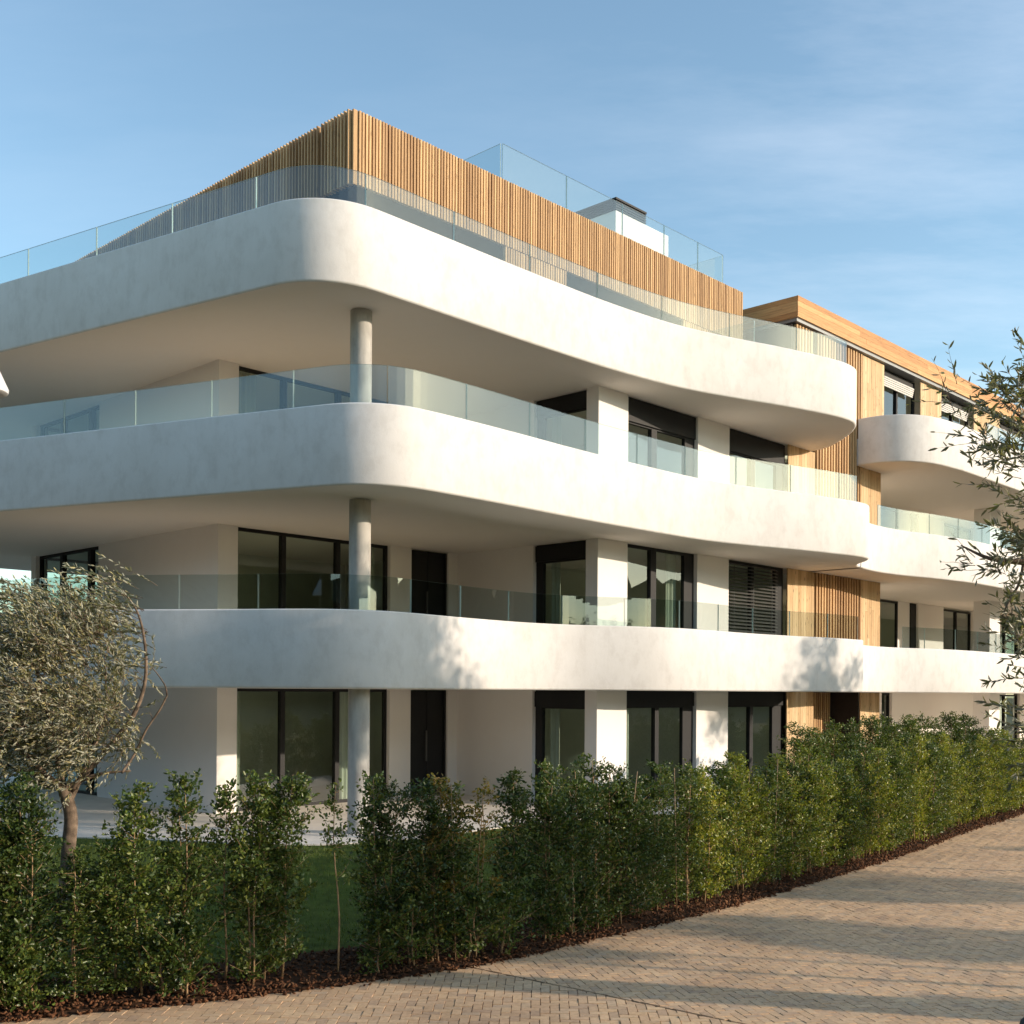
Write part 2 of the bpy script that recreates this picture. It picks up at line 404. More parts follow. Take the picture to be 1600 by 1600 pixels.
def window(parent, wl, a0, a1, z0, z1, mull=(), rec=.10, box=0.0, blind=0.0, wide_end=0.0, wide_start=0.0, fw=.065, curt=()):
    mb = MB(); d0, d1 = rec, rec+.09
    a0 += .003; a1 -= .003
    L0 = a0+fw+wide_start; L1 = a1-fw-wide_end
    wl.box(mb, a0, L0, d0, d1, z0, z1)
    wl.box(mb, L1, a1, d0, d1, z0, z1)
    top = z1-fw-box
    wl.box(mb, L0, L1, d0+.003, d1-.003, top+.0, z1-.002)
    if box > .12:                                   # shutter box with a shadow joint
        wl.box(mb, a0+.01, a1-.01, d0-.045, d0-.002, z1-box-.03, z1-.03)
    wl.box(mb, L0, L1, d0+.003, d1-.003, z0, z0+fw)
    for m, w in mull:
        wl.box(mb, m-w/2, m+w/2, d0-.012, d1+.004, z0+fw, top)
    o = mb.build('window', M['metal'], parent)
    pb = MB(); wl.quad(pb, L0, L1, (d0+d1)/2, z0+fw, top)
    p = pb.build('pane', M['pane'], o)
    for q0, q1 in curt:
        cb = MB(); n = max(6, int((q1-q0)/.02)); z_0, z_1 = z0+.02, z1-.03
        for i in range(n+1):
            q = q0+(q1-q0)*i/n; dd = d1+.16+.035*math.sin(i*1.05)+.012*math.sin(i*.37)
            if wl.axis == 'u': cb.v += [W(q, wl.c+dd*wl.sg, z_0), W(q, wl.c+dd*wl.sg, z_1)]
            else: cb.v += [W(wl.c+dd*wl.sg, q, z_0), W(wl.c+dd*wl.sg, q, z_1)]
        for i in range(n): cb.f.append((2*i, 2*i+2, 2*i+3, 2*i+1)); cb.m.append(0)
        cb.build('curtain', M['curtain'], o, smooth=True)
    if blind > 0:
        bb = MB(); z = top
        n = int((top-(z0+fw))*blind/.085)
        for i in range(n):
            zz = top-.03-i*.085
            for (q0, q1) in ((L0+.02, L1-.02),):
                A = (q0, q1)
                lo, hi = d0-.085, d0-.02
                if wl.axis == 'u':
                    bb.add([W(q0, wl.c+lo*wl.sg, zz-.022), W(q1, wl.c+lo*wl.sg, zz-.022), W(q1, wl.c+hi*wl.sg, zz+.022), W(q0, wl.c+hi*wl.sg, zz+.022),
                            W(q0, wl.c+lo*wl.sg, zz-.026), W(q1, wl.c+lo*wl.sg, zz-.026), W(q1, wl.c+hi*wl.sg, zz+.018), W(q0, wl.c+hi*wl.sg, zz+.018)],
                           [(0,1,2,3),(4,7,6,5),(0,4,5,1),(3,2,6,7)])
        for q in (L0+.25, (L0+L1)/2, L1-.25):
            wl.box(bb, q-.006, q+.006, d0-.058, d0-.05, z0+fw, top)
        bb.build('blind', M['blind'], o)
    return o

def slats(mb, wl, a0, a1, z0, z1, pitch=.077, w=.047, d0=-.075, d1=0.0, jitter=.004):
    n = int(round((a1-a0)/pitch))
    for i in range(n):
        a = a0+(i+.5)*pitch + random.uniform(-jitter, jitter)
        wl.box(mb, a-w/2, a+w/2, d0+random.uniform(-.003,.003), d1, z0+random.uniform(0,.008), z1-random.uniform(0,.008))
def boards(mb, wl, a0, a1, z0, z1, w=.14, d0=-.03, d1=0.0, gap=.006, split=True):
    n = max(1, int(round((a1-a0)/w))); w = (a1-a0)/n
    for i in range(n):
        cuts = [z0]
        if split and z1-z0 > 2.6:
            cuts.append(z0+random.uniform(.25,.75)*(z1-z0))
        cuts.append(z1)
        for c0, c1 in zip(cuts[:-1], cuts[1:]):
            wl.box(mb, a0+i*w+gap/2, a0+(i+1)*w-gap/2, d0+random.uniform(-.002,.002), d1, c0+.002, c1-.002)

# =================================================================== BUILDING A
XA = W(19, 20, 0)
bA = empty('apartment_block', XA, 'white four storey apartment block with curved balconies, a round column corner and slatted timber penthouse', 'building')

A1 = spline([(7.5,27.5),(7.9,22.5),(8.75,19.0),(9.5,17.6),(10.35,16.45),(10.95,15.5),(11.5,14.9),(12.4,14.6),(14.2,14.85),(15.9,14.98),(17.0,14.85),(18.0,14.35),(19.0,13.88),(20.2,13.72),(22,13.75),(23.8,13.58),(25.2,13.3),(26.6,13.25)])
A2 = spline([(6.35,27.3),(7.58,23.9),(8.56,21.2),(9.356,19.0),(10.08,17.0),(10.5,15.84)]+fillet((10.08,17.0),(11.31,13.63),(14.3,13.66),1.35)+[(13.1,13.64),(14.3,13.67),(16.2,13.76),(18.2,13.78),(20.3,13.72),(21.7,13.45),(23.05,13.06),(24.4,12.75),(25.2,12.62),(25.75,12.68),(26.15,12.95),(26.55,13.35),(27.0,13.62),(27.5,13.72)], .09, smooth=1)
A3 = spline([(7.86,27.5),(8.43,24.8),(8.99,22.14),(9.55,19.5),(10.06,17.1)]+fillet((10.08,17.0),(10.67,14.22),(13.2,14.24),1.25)+[(12.2,14.23),(13.2,14.24),(15,14.26),(16.2,14.26),(17.6,14.24),(19.1,14.13),(20.2,13.95),(21.4,13.62),(22.7,13.2),(24.1,12.85),(24.8,12.76),(25.4,12.86),(26.1,13.32),(26.9,14.1),(27.35,14.7),(27.45,15.3)], .09, smooth=1)
backA = lambda C, e: [e, (e[0], 31.2), (9.2, 31.2), (8.0, 30.4), (7.4, 29.0)]
BB = [1.29, 1.28, 1.30]
balA = []
for C, z, b, e in ((A1, S1, BB[0], (26.75,15.3)), (A2, S2, BB[1], (27.5,15.3)), (A3, S3, BB[2], (27.45,15.6))):
    o = balcony_mesh(C, backA(C, e), z, b).build('balcony', [M['stucco'], M['deck'], M['soffit']], bA, smooth=True, angle=R(40))
    balA.append(o)
def sAt(C, u=None, v=None):
    C = np.asarray(C); d = arclen(offset(C, .085))
    i = int(np.argmin(np.abs(C[:,0]-u) + (np.abs(C[:,1]-v) if v is not None else 0)))
    return d[i]
glass_run(balA[0], A1, S1+BB[0], .58, 1.38, sAt(A1, 8.0, 22.0), sAt(A1, 26.45, 13.25), first=1.15)
glass_run(balA[1], A2, S2+BB[1], .62, 1.62, sAt(A2, 7.65, 23.9), sAt(A2, 25.1, 12.63), first=1.2)
glass_run(balA[2], A3, S3+BB[2], .54, 1.95, sAt(A3, 8.4, 24.6), sAt(A3, 24.9, 12.76), first=1.3)
panel(balA[2], [(22.05, 16.1), (22.05, 13.62)], S3+BB[2]-.3, .84)

# columns
for z0, z1 in ((Z_TERR, S1), (S1+.74, S2), (S2+.74, S3)):
    mb = MB(); c = W(12.2, 15.2)
    mb.tube([(c[0], c[1], z0), (c[0], c[1], z1-.02)], .183, 40)
    mb.build('column', M['concrete'], bA, smooth=True, angle=R(50))

fl = [Z_TERR, S1+.74, S2+.74]; ce = [S1-.012, S2-.012, S3-.012]
wL = Wall('v', 12.1); wN = Wall('u', 19.45); wI = Wall('v', 18.55); wF = Wall('u', 15.2); wBk = Wall('u', 27.85, -1)
TH = .25
for k in range(3):
    z0, z1 = fl[k], ce[k]
    mb = MB()
    wL.box(mb, 19.45, 24.36, 0, TH, z0, z1)                         # left flank wall
    wN.box(mb, 12.1+TH, 12.55, 0, TH, z0, z1)                       # pier beside the big glazing
    wN.box(mb, 16.48, 17.1, 0, TH, z0, z1)
    wN.box(mb, 18.25, 18.55, 0, TH, z0, z1)
    wI.box(mb, 17.04, 19.45, 0, TH, z0, z1)
    wI.box(mb, 15.2, 15.53, 0, TH, z0, z1)
    wF.box(mb, 18.55+TH, 19.56, 0, TH, z0, z1)
    wF.box(mb, 22.2, 23.53, 0, TH, z0, z1)
    wBk.box(mb, 15.2, 31, 0, TH, z0, z1)
    wL.box(mb, 27.6, 27.85, 0.0, .25, z0, z1)
    mb.build('wall', M['wall'], bA)
    ib = MB()
    ib.boxuv(12.4, 18.3, 23.4, 23.5, z0, z1); ib.boxuv(18.3, 18.4, 19.75, 27.5, z0, z1)
    ib.boxuv(18.9, 31.4, 20.6, 20.7, z0, z1); ib.boxuv(22.8, 22.92, 15.5, 20.6, z0, z1)
    ib.boxuv(26.3, 26.4, 15.5, 20.6, z0, z1); ib.boxuv(12.36, 12.38, 19.8, 23.4, z0, z1)
    ib.build('interior_wall', M['inner'], bA)
    window(bA, wN, 12.55, 16.48, z0, z1, [(13.70,.11),(15.1,.11)], curt=(((15.2,15.75),(12.65,12.85)) if k == 0 else ((15.75,16.3),) if k == 1 else ((12.7,13.2),)))
    d = MB()                                                        # solid dark door
    wN.box(d, 17.1, 18.25, .10, .16, z0, z1-.02); wN.box(d, 17.1, 17.16, .06, .10, z0, z1-.02); wN.box(d, 18.19, 18.25, .06, .10, z0, z1-.02)
    wN.box(d, 17.68, 17.72, .085, .10, z0, z1-.02)
    dd = d.build('door', M['metal'], bA)
    hb = MB(); wN.box(hb, 17.60, 17.63, .02, .06, z0+.8, z0+1.5); hb.build('handle', M['blind'], dd)
    window(bA, wI, 15.53, 17.04, z0, z1, [], box=.34, wide_end=.14, curt=((16.55,16.8),))
    if k == 0:
        window(bA, wF, 19.56, 22.2, z0, z1, [(20.78,.14)], box=.32, wide_end=.34, curt=((19.7,20.05),))
        window(bA, wF, 23.53, 26.23, z0, z1, [(24.73,.15)], box=.32, wide_end=.42)
    elif k == 1:
        window(bA, wF, 19.56, 22.2, z0, z1, [(20.62,.20)], wide_end=.32, curt=((21.45,21.8),))
        window(bA, wF, 23.53, 26.23, z0, z1, [(24.75,.14)], blind=1.0, wide_end=.30)
    else:
        window(bA, wF, 19.56, 22.2, z0, z1, [(20.62,.20)], box=.50, wide_end=.32, curt=((19.7,20.0),))
        window(bA, wF, 23.53, 26.23, z0, z1, [(24.73,.20)], box=.52, wide_end=.30)
    window(bA, wL, 24.36, 27.6, z0, z1, [(24.98,.16),(26.4,.14)])
    window(bA, wBk, 12.1+.26, 15.2, z0, z1, [(13.8,.1)])
# timber core between the two blocks
fb = MB(); db = MB()
for k in range(3):
    z0, z1 = fl[k], ce[k]
    tb = MB(); boards(tb, wF, 26.24, 27.63, z0, z1); tb.build('timber_cladding', M['board'], bA)
    if k > 0:
        zt = z1 if k == 1 else 12.38
        wF.box(db, 27.64, 30.28, .06, .10, z0, zt)
        slats(fb, wF, 27.66, 30.26, z0, zt, .155, .075, -.055, .06)
    tb = MB(); boards(tb, wF, 30.30, 31.5, z0, z1 if k == 0 else fl[k+1]-.02 if k < 2 else S3+.3); tb.build('timber_cladding', M['board'], bA)
wR = Wall('u', 16.1)                                                 # recessed timber entrance at ground level
slats(fb, wR, 27.7, 30.25, Z_TERR, S1-.02, .12, .07, -.05, 0)
wR.box(db, 27.64, 30.28, .0, .05, Z_TERR, S1-.015)
wE = Wall('v', 30.29, 1); 
db.boxuv(27.6, 27.63, 15.24, 16.1, Z_TERR, S1-.015); db.boxuv(30.29, 30.32, 15.24, 16.1, Z_TERR, S1-.015)
fb.build('timber_fins', M['slat'], bA); db.build('fin_backing', M['dark'], bA)

# penthouse with vertical slats
PZ0, PZ1, PF = 11.82, 13.16, S3+.74
wP = Wall('u', 16.2); wPL = Wall('v', 12.81)
u890, u1070 = 18.6, 22.9
sb = MB()
slats(sb, wP, 12.86, 25.6, PZ0, PZ1)
slats(sb, wP, 16.65, u890, PF, PZ0-.012); slats(sb, wP, u1070, 25.6, PF, PZ0-.012)
sb.build('timber_screen', M['slat'], bA)
sb = MB()
slats(sb, wPL, 16.2, 17.1, PZ0, PZ1, .096, .034, -.11); slats(sb, wPL, 17.1, 29.5, PF, PZ1, .096, .034, -.11)
sb.boxuv(12.765, 12.855, 16.155, 16.195, PZ0, PZ1)
sb.build('timber_screen', M['slat'], bA)
pb = MB()
wP.box(pb, 12.86, 25.6, .003, .05, PZ0+.01, PZ1-.08)
wPL.box(pb, 16.26, 29.5, .003, .05, PZ0+.01, PZ1-.08)
wPL.box(pb, 17.1, 29.5, .003, .05, PF, PZ0+.008)
wP.box(pb, 16.65, u890, .003, .05, PF, PZ0+.008); wP.box(pb, u1070, 25.6, .003, .05, PF, PZ0+.008)
pb.boxuv(25.62, 25.66, 16.2, 29.5, PF, PZ1-.08)
pb.build('screen_backing', M['dark'], bA)
rb = MB(); rb.boxuv(12.88, 25.6, 16.255, 29.4, PZ0+.012, PZ0+.09); rb.build('roof_soffit', M['dark'], bA)
rb = MB(); rb.boxuv(12.92, 25.6, 16.27, 29.4, PZ0+.092, PZ1-.12)
rb.build('roof', M['deck'], bA)
wPw = Wall('u', 16.75)
window(bA, wPw, 13.3, 16.62, PF, PZ0+.018, [(14.9,.08)], rec=0); window(bA, wPw, u890+.02, u1070-.02, PF, PZ0+.018, [(20.7,.08)], rec=0)
window(bA, Wall('v', 13.25), 16.85, 17.4, PF, PZ0+.018, [], rec=0)
ib = MB(); ib.boxuv(13.3, 25.5, 21, 21.1, PF, PZ0); ib.boxuv(17.4, 17.5, 16.9, 21, PF, PZ0); ib.boxuv(13.32, 17.38, 17.6, 17.66, PF, PZ0); ib.boxuv(18.7, 22.85, 17.6, 17.66, PF, PZ0); ib.build('interior_wall', M['dark'], bA)  # penthouse rooms painted dark: interior shade put into the wall colour
# roof terrace glass and the roof vent housing
gz, gh = PZ1-.1, 1.14
for a, c in ((17.06,19.1),(19.12,21.1),(21.12,22.75),(22.77,24.2),(24.22,25.36)):
    panel(bA, [(a, 16.62), (c, 16.62)], gz, gh)
for a, c in ((16.65,18.6),(18.62,20.6)):
    panel(bA, [(17.04, c), (17.04, a)], gz, gh)
    panel(bA, [(25.38, c), (25.38, a)], gz, gh)
CH0 = 23.1
hb = MB(); hb.boxuv(CH0, CH0+2.3, 18.4, 20.6, PZ1-.13, 15.19)
ch = hb.build('roof_vent_housing', M['wall'], bA)
lb = MB(); lb.boxuv(CH0-.04, CH0+1.27, 18.36, 20.64, 15.46, 15.51); lb.boxuv(CH0+.05, CH0+1.18, 18.45, 20.5, 15.192, 15.46)
for i in range(4):
    z = 15.205+i*.064; lb.boxuv(CH0-.03, CH0+1.26, 18.37, 20.62, z, z+.034)
lb.build('louvre', M['metal'], ch)

# =================================================================== BUILDING B
XB = W(36, 20, 0)
bB = empty('apartment_block', XB, 'second white apartment block at right with rounded balcony ends and an orange timber roof fascia', 'building')
B1 = spline([(27.2,13.70),(28.4,13.86),(29.6,13.80),(30.8,13.45),(32.4,13.15),(35,13.12),(40,13.2),(60,13.2)])
B2 = spline([(27.3,13.66),(28.2,13.84),(29.2,13.83),(30.2,13.70),(31.2,13.45),(33,13.2),(36,13.12),(60,13.2)])
B3 = spline([(29.94,15.1),(29.93,14.5),(30.15,14.0),(30.55,13.65),(31.15,13.4),(32.4,13.27),(35.3,13.22),(60,13.2)], smooth=2)
backB = lambda s: [(60,31.2), (s, 31.2), (s, 15.35)]
bbB = [1.21, 1.22, 1.29]
balB = []
for C, z, b, s in ((B1, S1, bbB[0], 31.56), (B2, S2, bbB[1], 31.56), (B3, S3, bbB[2], 31.56)):
    o = balcony_mesh(C, backB(s) + ([(C[0][0], 15.16)] if z < 9 else [(29.98, 15.16)]), z, b).build('balcony', [M['stucco'], M['deck'], M['soffit']], bB, smooth=True, angle=R(40))
    balB.append(o)
glass_run(balB[0], B1, S1+bbB[0], .58, 1.45, sAt(B1, 29.9), sAt(B1, 48), first=.9)
glass_run(balB[1], B2, S2+bbB[1], .58, 1.45, sAt(B2, 28.7), sAt(B2, 48), first=1.0)
glass_run(balB[2], B3, S3+bbB[2], .42, 1.6, sAt(B3, 34.6), sAt(B3, 48), first=.9)
wV = Wall('u', 17.6); wB = Wall('u', 15.2)
for k in range(3):
    z0, z1 = fl[k], ce[k]
    mb = MB(); mb.boxuv(31.56, 31.8, 15.36, 17.6, z0, z1); mb.build('wall', M['wall'], bB)
    if k == 0: segs = [(31.8,36.7),(37.5,46.6),(49.5,60)]; wins = [(36.7,37.5),(46.6,49.5)]
    else: segs = [(31.8,33.2),(39.55,41.72),(44.5,46.6),(49.5,60)]; wins = [(33.2,38.12),(41.72,44.5),(46.6,49.5)]
    if k > 0:
        mb = MB(); wV.box(mb, 38.14, 39.1, .12, .2, z0, z1); mb.build('wall', M['wall'], bB)
        db = MB(); wV.box(db, 39.1, 39.55, .08, .2, z0, z1-.02); db.build('door', M['metal'], bB)
    for a, c in segs:
        mb = MB(); wV.box(mb, a, c, 0, TH, z0, z1); mb.build('wall', M['wall'], bB)
    for a, c in wins: window(bB, wV, a, c, z0, z1-(.02 if a < 40 else .05), [((a+c)/2,.1)] if c-a > 1 else [])
    for p0 in (39.87, 48.2):
        pm = MB(); pm.boxuv(p0, p0+.95, 15.2, 15.76, z0, z1); pm.build('pillar', M['wall'], bB)
    ib = MB(); ib.boxuv(31.9, 60, 22, 22.1, z0, z1); ib.boxuv(39.0, 39.1, 18, 22, z0, z1); ib.build('interior_wall', M['inner'], bB)
# B penthouse
PBZ = 12.40
tb = MB(); fb = MB(); db = MB()
for a, c in ((30.32,31.67),(34.15,35.70),(38.3,40.6),(43.4,46)):
    tb = MB(); boards(tb, wB, a, c, S3+.3, PBZ-.02); tb.build('timber_cladding', M['board'], bB)
slats(fb, wB, 26.55, 27.5, S3+.3, PBZ-.02, .155, .085, -.05, .03)
wB.box(db, 26.52, 27.5, .07, .1, S3+.3, PBZ-.01)
db.boxuv(26.46, 26.5, 15.22, 24, S3+.3, PBZ-.01)
fb.build('timber_fins', M['slat'], bB); db.build('fin_backing', M['dark'], bB)
for a, c in ((31.67,34.15),(35.70,38.3),(40.6,43.4)):
    window(bB, wB, a, c, S3+.3, PBZ-.02, [((a+c)/2,.09)], box=.12, rec=.16)
    q = MB()
    for i in range(5): wB.box(q, a+.12, c-.34, .02+.012*i, .05+.012*i, PBZ-.34-i*.055, PBZ-.34-i*.055+.045)
    q.build('blind', M['sill'], bB)
ib = MB(); ib.boxuv(26.6, 55, 20, 20.1, S3+.3, PBZ); ib.build('interior_wall', M['inner'], bB)
mb = MB(); mb.boxuv(26.44, 55, 15.06, 26, PBZ, PBZ+.085)
mb.build('roof_soffit', M['roofmetal'], bB)
mb = MB()
for i in range(4):
    z = PBZ+.09+i*.137
    u = 26.39
    while u < 55:
        l = random.uniform(3.0, 4.6); u2 = min(55, u+l)
        mb.boxuv(u, u2-.004, 15.0+random.uniform(0,.003), 15.03, z, z+.133); u = u2
    v = 15.034
    while v < 26:
        v2 = min(26, v+random.uniform(2.5,4)); mb.boxuv(26.39+random.uniform(0,.003), 26.42, v, v2-.004, z, z+.133); v = v2
mb.build('roof_fascia', M['fascia'], bB)
mb = MB(); mb.boxuv(26.425, 55, 15.035, 26, PBZ+.087, PBZ+.62); mb.boxuv(29.9, 55, 15.6, 26, PBZ+.622, PBZ+.78)
mb.boxuv(29.7, 29.95, 15.55, 15.9, PBZ+.622, PBZ+.80)
mb.build('roof', M['deck'], bB)

# =================================================================== GROUND
def sheet(name, ring, z, mat, kind='structure', z2=None):
    mb = MB()
    vs = [Vector((p[0], p[1], 0)) for p in ring]; fs = []
    for a,b,c in tessellate_polygon([vs]):
        if (vs[b]-vs[a]).cross(vs[c]-vs[a]).z < 0: b, c = c, b
        fs.append((a,b,c))
    mb.add([(p[0], p[1], z) for p in ring], fs)
    if z2 is not None:
        n = len(ring)
        for i in range(n):
            a, b = ring[i], ring[(i+1) % n]
            mb.add([(a[0],a[1],z),(b[0],b[1],z),(b[0],b[1],z2),(a[0],a[1],z2)], [(0,1,2,3)])
    o = mb.build(name, mat); o['kind'] = kind; return o
sheet('ground', [(-900,-900),(900,-900),(900,900),(-900,900)], -.32, M['earth'])
# terrace round the building
TC = spline([(5.5,28),(6.6,22),(8.0,18.8),(9.0,17.4),(9.65,16.3),(10.5,14.65),(11.5,14.1),(13,14.0),(14.8,14.15),(17,14.0),(19,13.2),(22,13.0),(26,12.8),(34,12.5),(62,12.6)], .25, 3)
ring = [W(p[0], p[1])[:2] for p in TC] + [W(62,33)[:2], W(5.5,33)[:2]]
sheet('terrace', ring, Z_TERR, M['terrace'], z2=-.31)
# edge of the drive, and the hedge behind it
HB = spline([(-9,8.4),(-6.5,9.3),(-4.51,10.06),(-3.55,10.50),(-2.64,10.88),(-1.82,11.32),(-1.13,11.75),(-.59,12.05),(-.02,12.55),(.92,13.5),(1.92,14.55),(2.75,15.42),(3.74,16.6),(5.52,18.75),(6.98,20.6),(8.38,22.5),(10.09,24.9),(11.68,26.9),(13.2,28.9),(16,32),(22,37)], .2, 2)
HI = offset(HB, 1.15)                                   # inner edge of the mulch bed
# right edge of the drive stays outside the picture
DR = [(22,30),(15.5,24),(10.6,18.5),(6.9,13.5),(4.9,9.2),(3.4,6.0),(1.0,0),(0.4,-14),(-16,-14),(-16,5)]
sheet('driveway', [tuple(p) for p in HB] + DR, Z_DRIVE-.014, M['joint'])
# pavers
def clip(poly, a, b, c):        # keep a*x+b*y>=c
    out = []
    for i in range(len(poly)):
        p, q = poly[i], poly[(i+1) % len(poly)]
        dp, dq = a*p[0]+b*p[1]-c, a*q[0]+b*q[1]-c
        if dp >= 0: out.append(p)
        if (dp >= 0) != (dq >= 0):
            t = dp/(dp-dq); out.append((p[0]+t*(q[0]-p[0]), p[1]+t*(q[1]-p[1])))
    return out
LP, LQ = (-.34, 12.1), (1.76, 10.4)
lx, ly = LQ[0]-LP[0], LQ[1]-LP[1]; ll = math.hypot(lx, ly); na, nb = -ly/ll, lx/ll   # normal to the far side
if na*5+nb*20 - (na*LP[0]+nb*LP[1]) < 0: na, nb = -na, -nb
nc = na*LP[0]+nb*LP[1]
HBx = np.asarray(HB)
dring = [tuple(p) for p in HBx] + DR
DX = np.array([p[0] for p in dring]); DY = np.array([p[1] for p in dring])
def inside(x, y):
    j = np.roll(np.arange(len(DX)), 1)
    cond = (DY > y) != (DY[j] > y)
    xs = (DX[j]-DX)*(y-DY)/(DY[j]-DY+1e-12)+DX
    return (np.sum(cond & (x < xs)) % 2) == 1
pv = []; pf = []
def paver(poly):
    cx = sum(p[0] for p in poly)/len(poly); cy = sum(p[1] for p in poly)/len(poly)
    n = len(poly); b = len(pv); dz = random.uniform(-.0025,.0025); tx, ty = random.uniform(-.012,.012), random.uniform(-.012,.012)
    def sh(p, g):
        d = math.hypot(p[0]-cx, p[1]-cy); k = 1-g/max(d,.02); return (cx+(p[0]-cx)*k, cy+(p[1]-cy)*k)
    g = random.uniform(.003,.0065)
    for p in poly: q = sh(p, g+.0028); pv.append((q[0], q[1], Z_DRIVE+dz+tx*(q[0]-cx)+ty*(q[1]-cy)))
    for p in poly: q = sh(p, g); pv.append((q[0], q[1], Z_DRIVE-.011))
    pf.append(tuple(range(b, b+n)))
    for i in range(n): pf.append((b+i, b+n+i, b+n+(i+1) % n, b+(i+1) % n)[::-1])
def lay(theta, side, ymin, ymax):
    c, s = math.cos(theta), math.sin(theta); w = .09
    for i in range(-190, 366):
        for j in range(-70, 366):
            k = (i-j) % 4
            if k not in (0, 3): continue
            x0, y0 = i*w, j*w
            ux, uy = (2*w, w) if k == 0 else (w, 2*w)
            mx, my = x0+ux/2, y0+uy/2
            X, Y = c*mx-s*my, s*mx+c*my
            if Y < ymin or Y > ymax or X > .449*Y+1.3 or X < -.449*Y-2.0: continue
            dd = na*X+nb*Y-nc
            if side*dd < -.12: continue
            if not inside(X, Y): continue
            poly = [(c*x-s*y, s*x+c*y) for x, y in ((x0,y0),(x0+ux,y0),(x0+ux,y0+uy),(x0,y0+uy))]
            if abs(dd) < .2:
                poly = clip(poly, side*na, side*nb, side*nc+.016)
                if len(poly) < 3: continue
                ar = abs(sum(poly[q][0]*poly[(q+1)%len(poly)][1]-poly[(q+1)%len(poly)][0]*poly[q][1] for q in range(len(poly))))/2
                if ar < .0012: continue
            paver(poly)
lay(R(13.5), 1, 8.2, 31); lay(R(-2), -1, 8.2, 13)
me = bpy.data.meshes.new('brick_paving'); me.from_pydata(pv, [], pf); me.materials.append(M['brick']); me.update()
o = bpy.data.objects.new('brick_paving', me); col.objects.link(o); o['kind'] = 'structure'

# mulch bed
mb = MB(); n = len(HB)
OUT = offset(HB, -.03)
rows = [[(p[0], p[1], z) for p in offset(HB, d)] for d, z in ((-.04,-.215),(.06,-.165),(.5,-.13),(1.0,-.13),(1.3,-.15))]
for r in rows: mb.v += r
for j in range(len(rows)-1):
    for i in range(n-1): mb.f.append((j*n+i, j*n+i+1, (j+1)*n+i+1, (j+1)*n+i)); mb.m.append(0)
o = mb.build('mulch_bed', M['soil'], smooth=True); o['kind'] = 'structure'
# bark chips
def chips(nc):
    V = []; Fc = []
    d = arclen(HB); tot = d[-1]
    for q in range(nc):
        # nearer stretches get more
        s = 2.0 + (tot-9)*random.random()**1.5
        x = np.interp(s, d, HB[:,0]); y = np.interp(s, d, HB[:,1])
        k = min(len(HB)-2, int(np.searchsorted(d, s))); t = HB[k+1]-HB[k-1]; t = t/np.linalg.norm(t); nn = (-t[1], t[0])
        w = random.uniform(-.05, 1.15) if random.random() < .8 else random.gauss(-.02,.05)
        x += nn[0]*w; y += nn[1]*w
        zb = -.195 if w < 0 else -.165+.035*min(1, w/.4)
        l = random.uniform(.02,.055); wd = l*random.uniform(.3,.6); th = random.uniform(.003,.009)
        m = Matrix.Rotation(random.uniform(0,6.28), 3, 'Z') @ Matrix.Rotation(random.gauss(0,.45), 3, 'X') @ Matrix.Rotation(random.gauss(0,.45), 3, 'Y')
        b = len(V); zz = zb+random.uniform(.006,.03)
        for a in ((-l,-wd*.6,-th),(l*.8,-wd,-th),(l,wd*.7,-th),(-l*.9,wd,-th),(-l,-wd*.5,th),(l*.7,-wd*.8,th),(l*.95,wd*.5,th),(-l*.8,wd*.8,th)):
            p = m @ Vector((a[0]*.6, a[1]*.6, a[2])); V.append((x+p.x, y+p.y, zz+p.z))
        Fc += [(b,b+3,b+2,b+1),(b+4,b+5,b+6,b+7),(b,b+1,b+5,b+4),(b+1,b+2,b+6,b+5),(b+2,b+3,b+7,b+6),(b+3,b,b+4,b+7)]
    return fast_mesh('bark_mulch', np.array(V), np.array(Fc), M['mulch'])
o = chips(13000); tag(o, 'reddish bark mulch scattered along the foot of the hedge', 'mulch', kind='stuff')
# lawn between hedge bed and terrace
TW = np.array([W(p[0], p[1])[:2] for p in TC])
k = 90
dh = arclen(HI); dt = arclen(TW)
qa = np.linspace(0, dh[-1], k); qb = np.linspace(0, dt[-1]*.88, k)
HA = np.c_[np.interp(qa, dh, HI[:,0]), np.interp(qa, dh, HI[:,1])]
mb = MB(); rr = 8
TB = np.c_[np.interp(qb, dt, TW[:,0]), np.interp(qb, dt, TW[:,1])]
LW = []
for j in range(rr):
    f = j/(rr-1)
    z = -.155 + (Z_TERR-.02+.155)*(f*f*(3-2*f))
    P = HA*(1-f)+TB*f; LW.append(np.c_[P, np.full(k, z)])
LW = np.array(LW)
for j in range(rr): mb.v += [tuple(p) for p in LW[j]]
for j in range(rr-1):
    for i in range(k-1): mb.f.append((j*k+i, j*k+i+1, (j+1)*k+i+1, (j+1)*k+i)); mb.m.append(0)
o = mb.build('lawn_ground', M['lawn'], smooth=True); o['kind'] = 'structure'
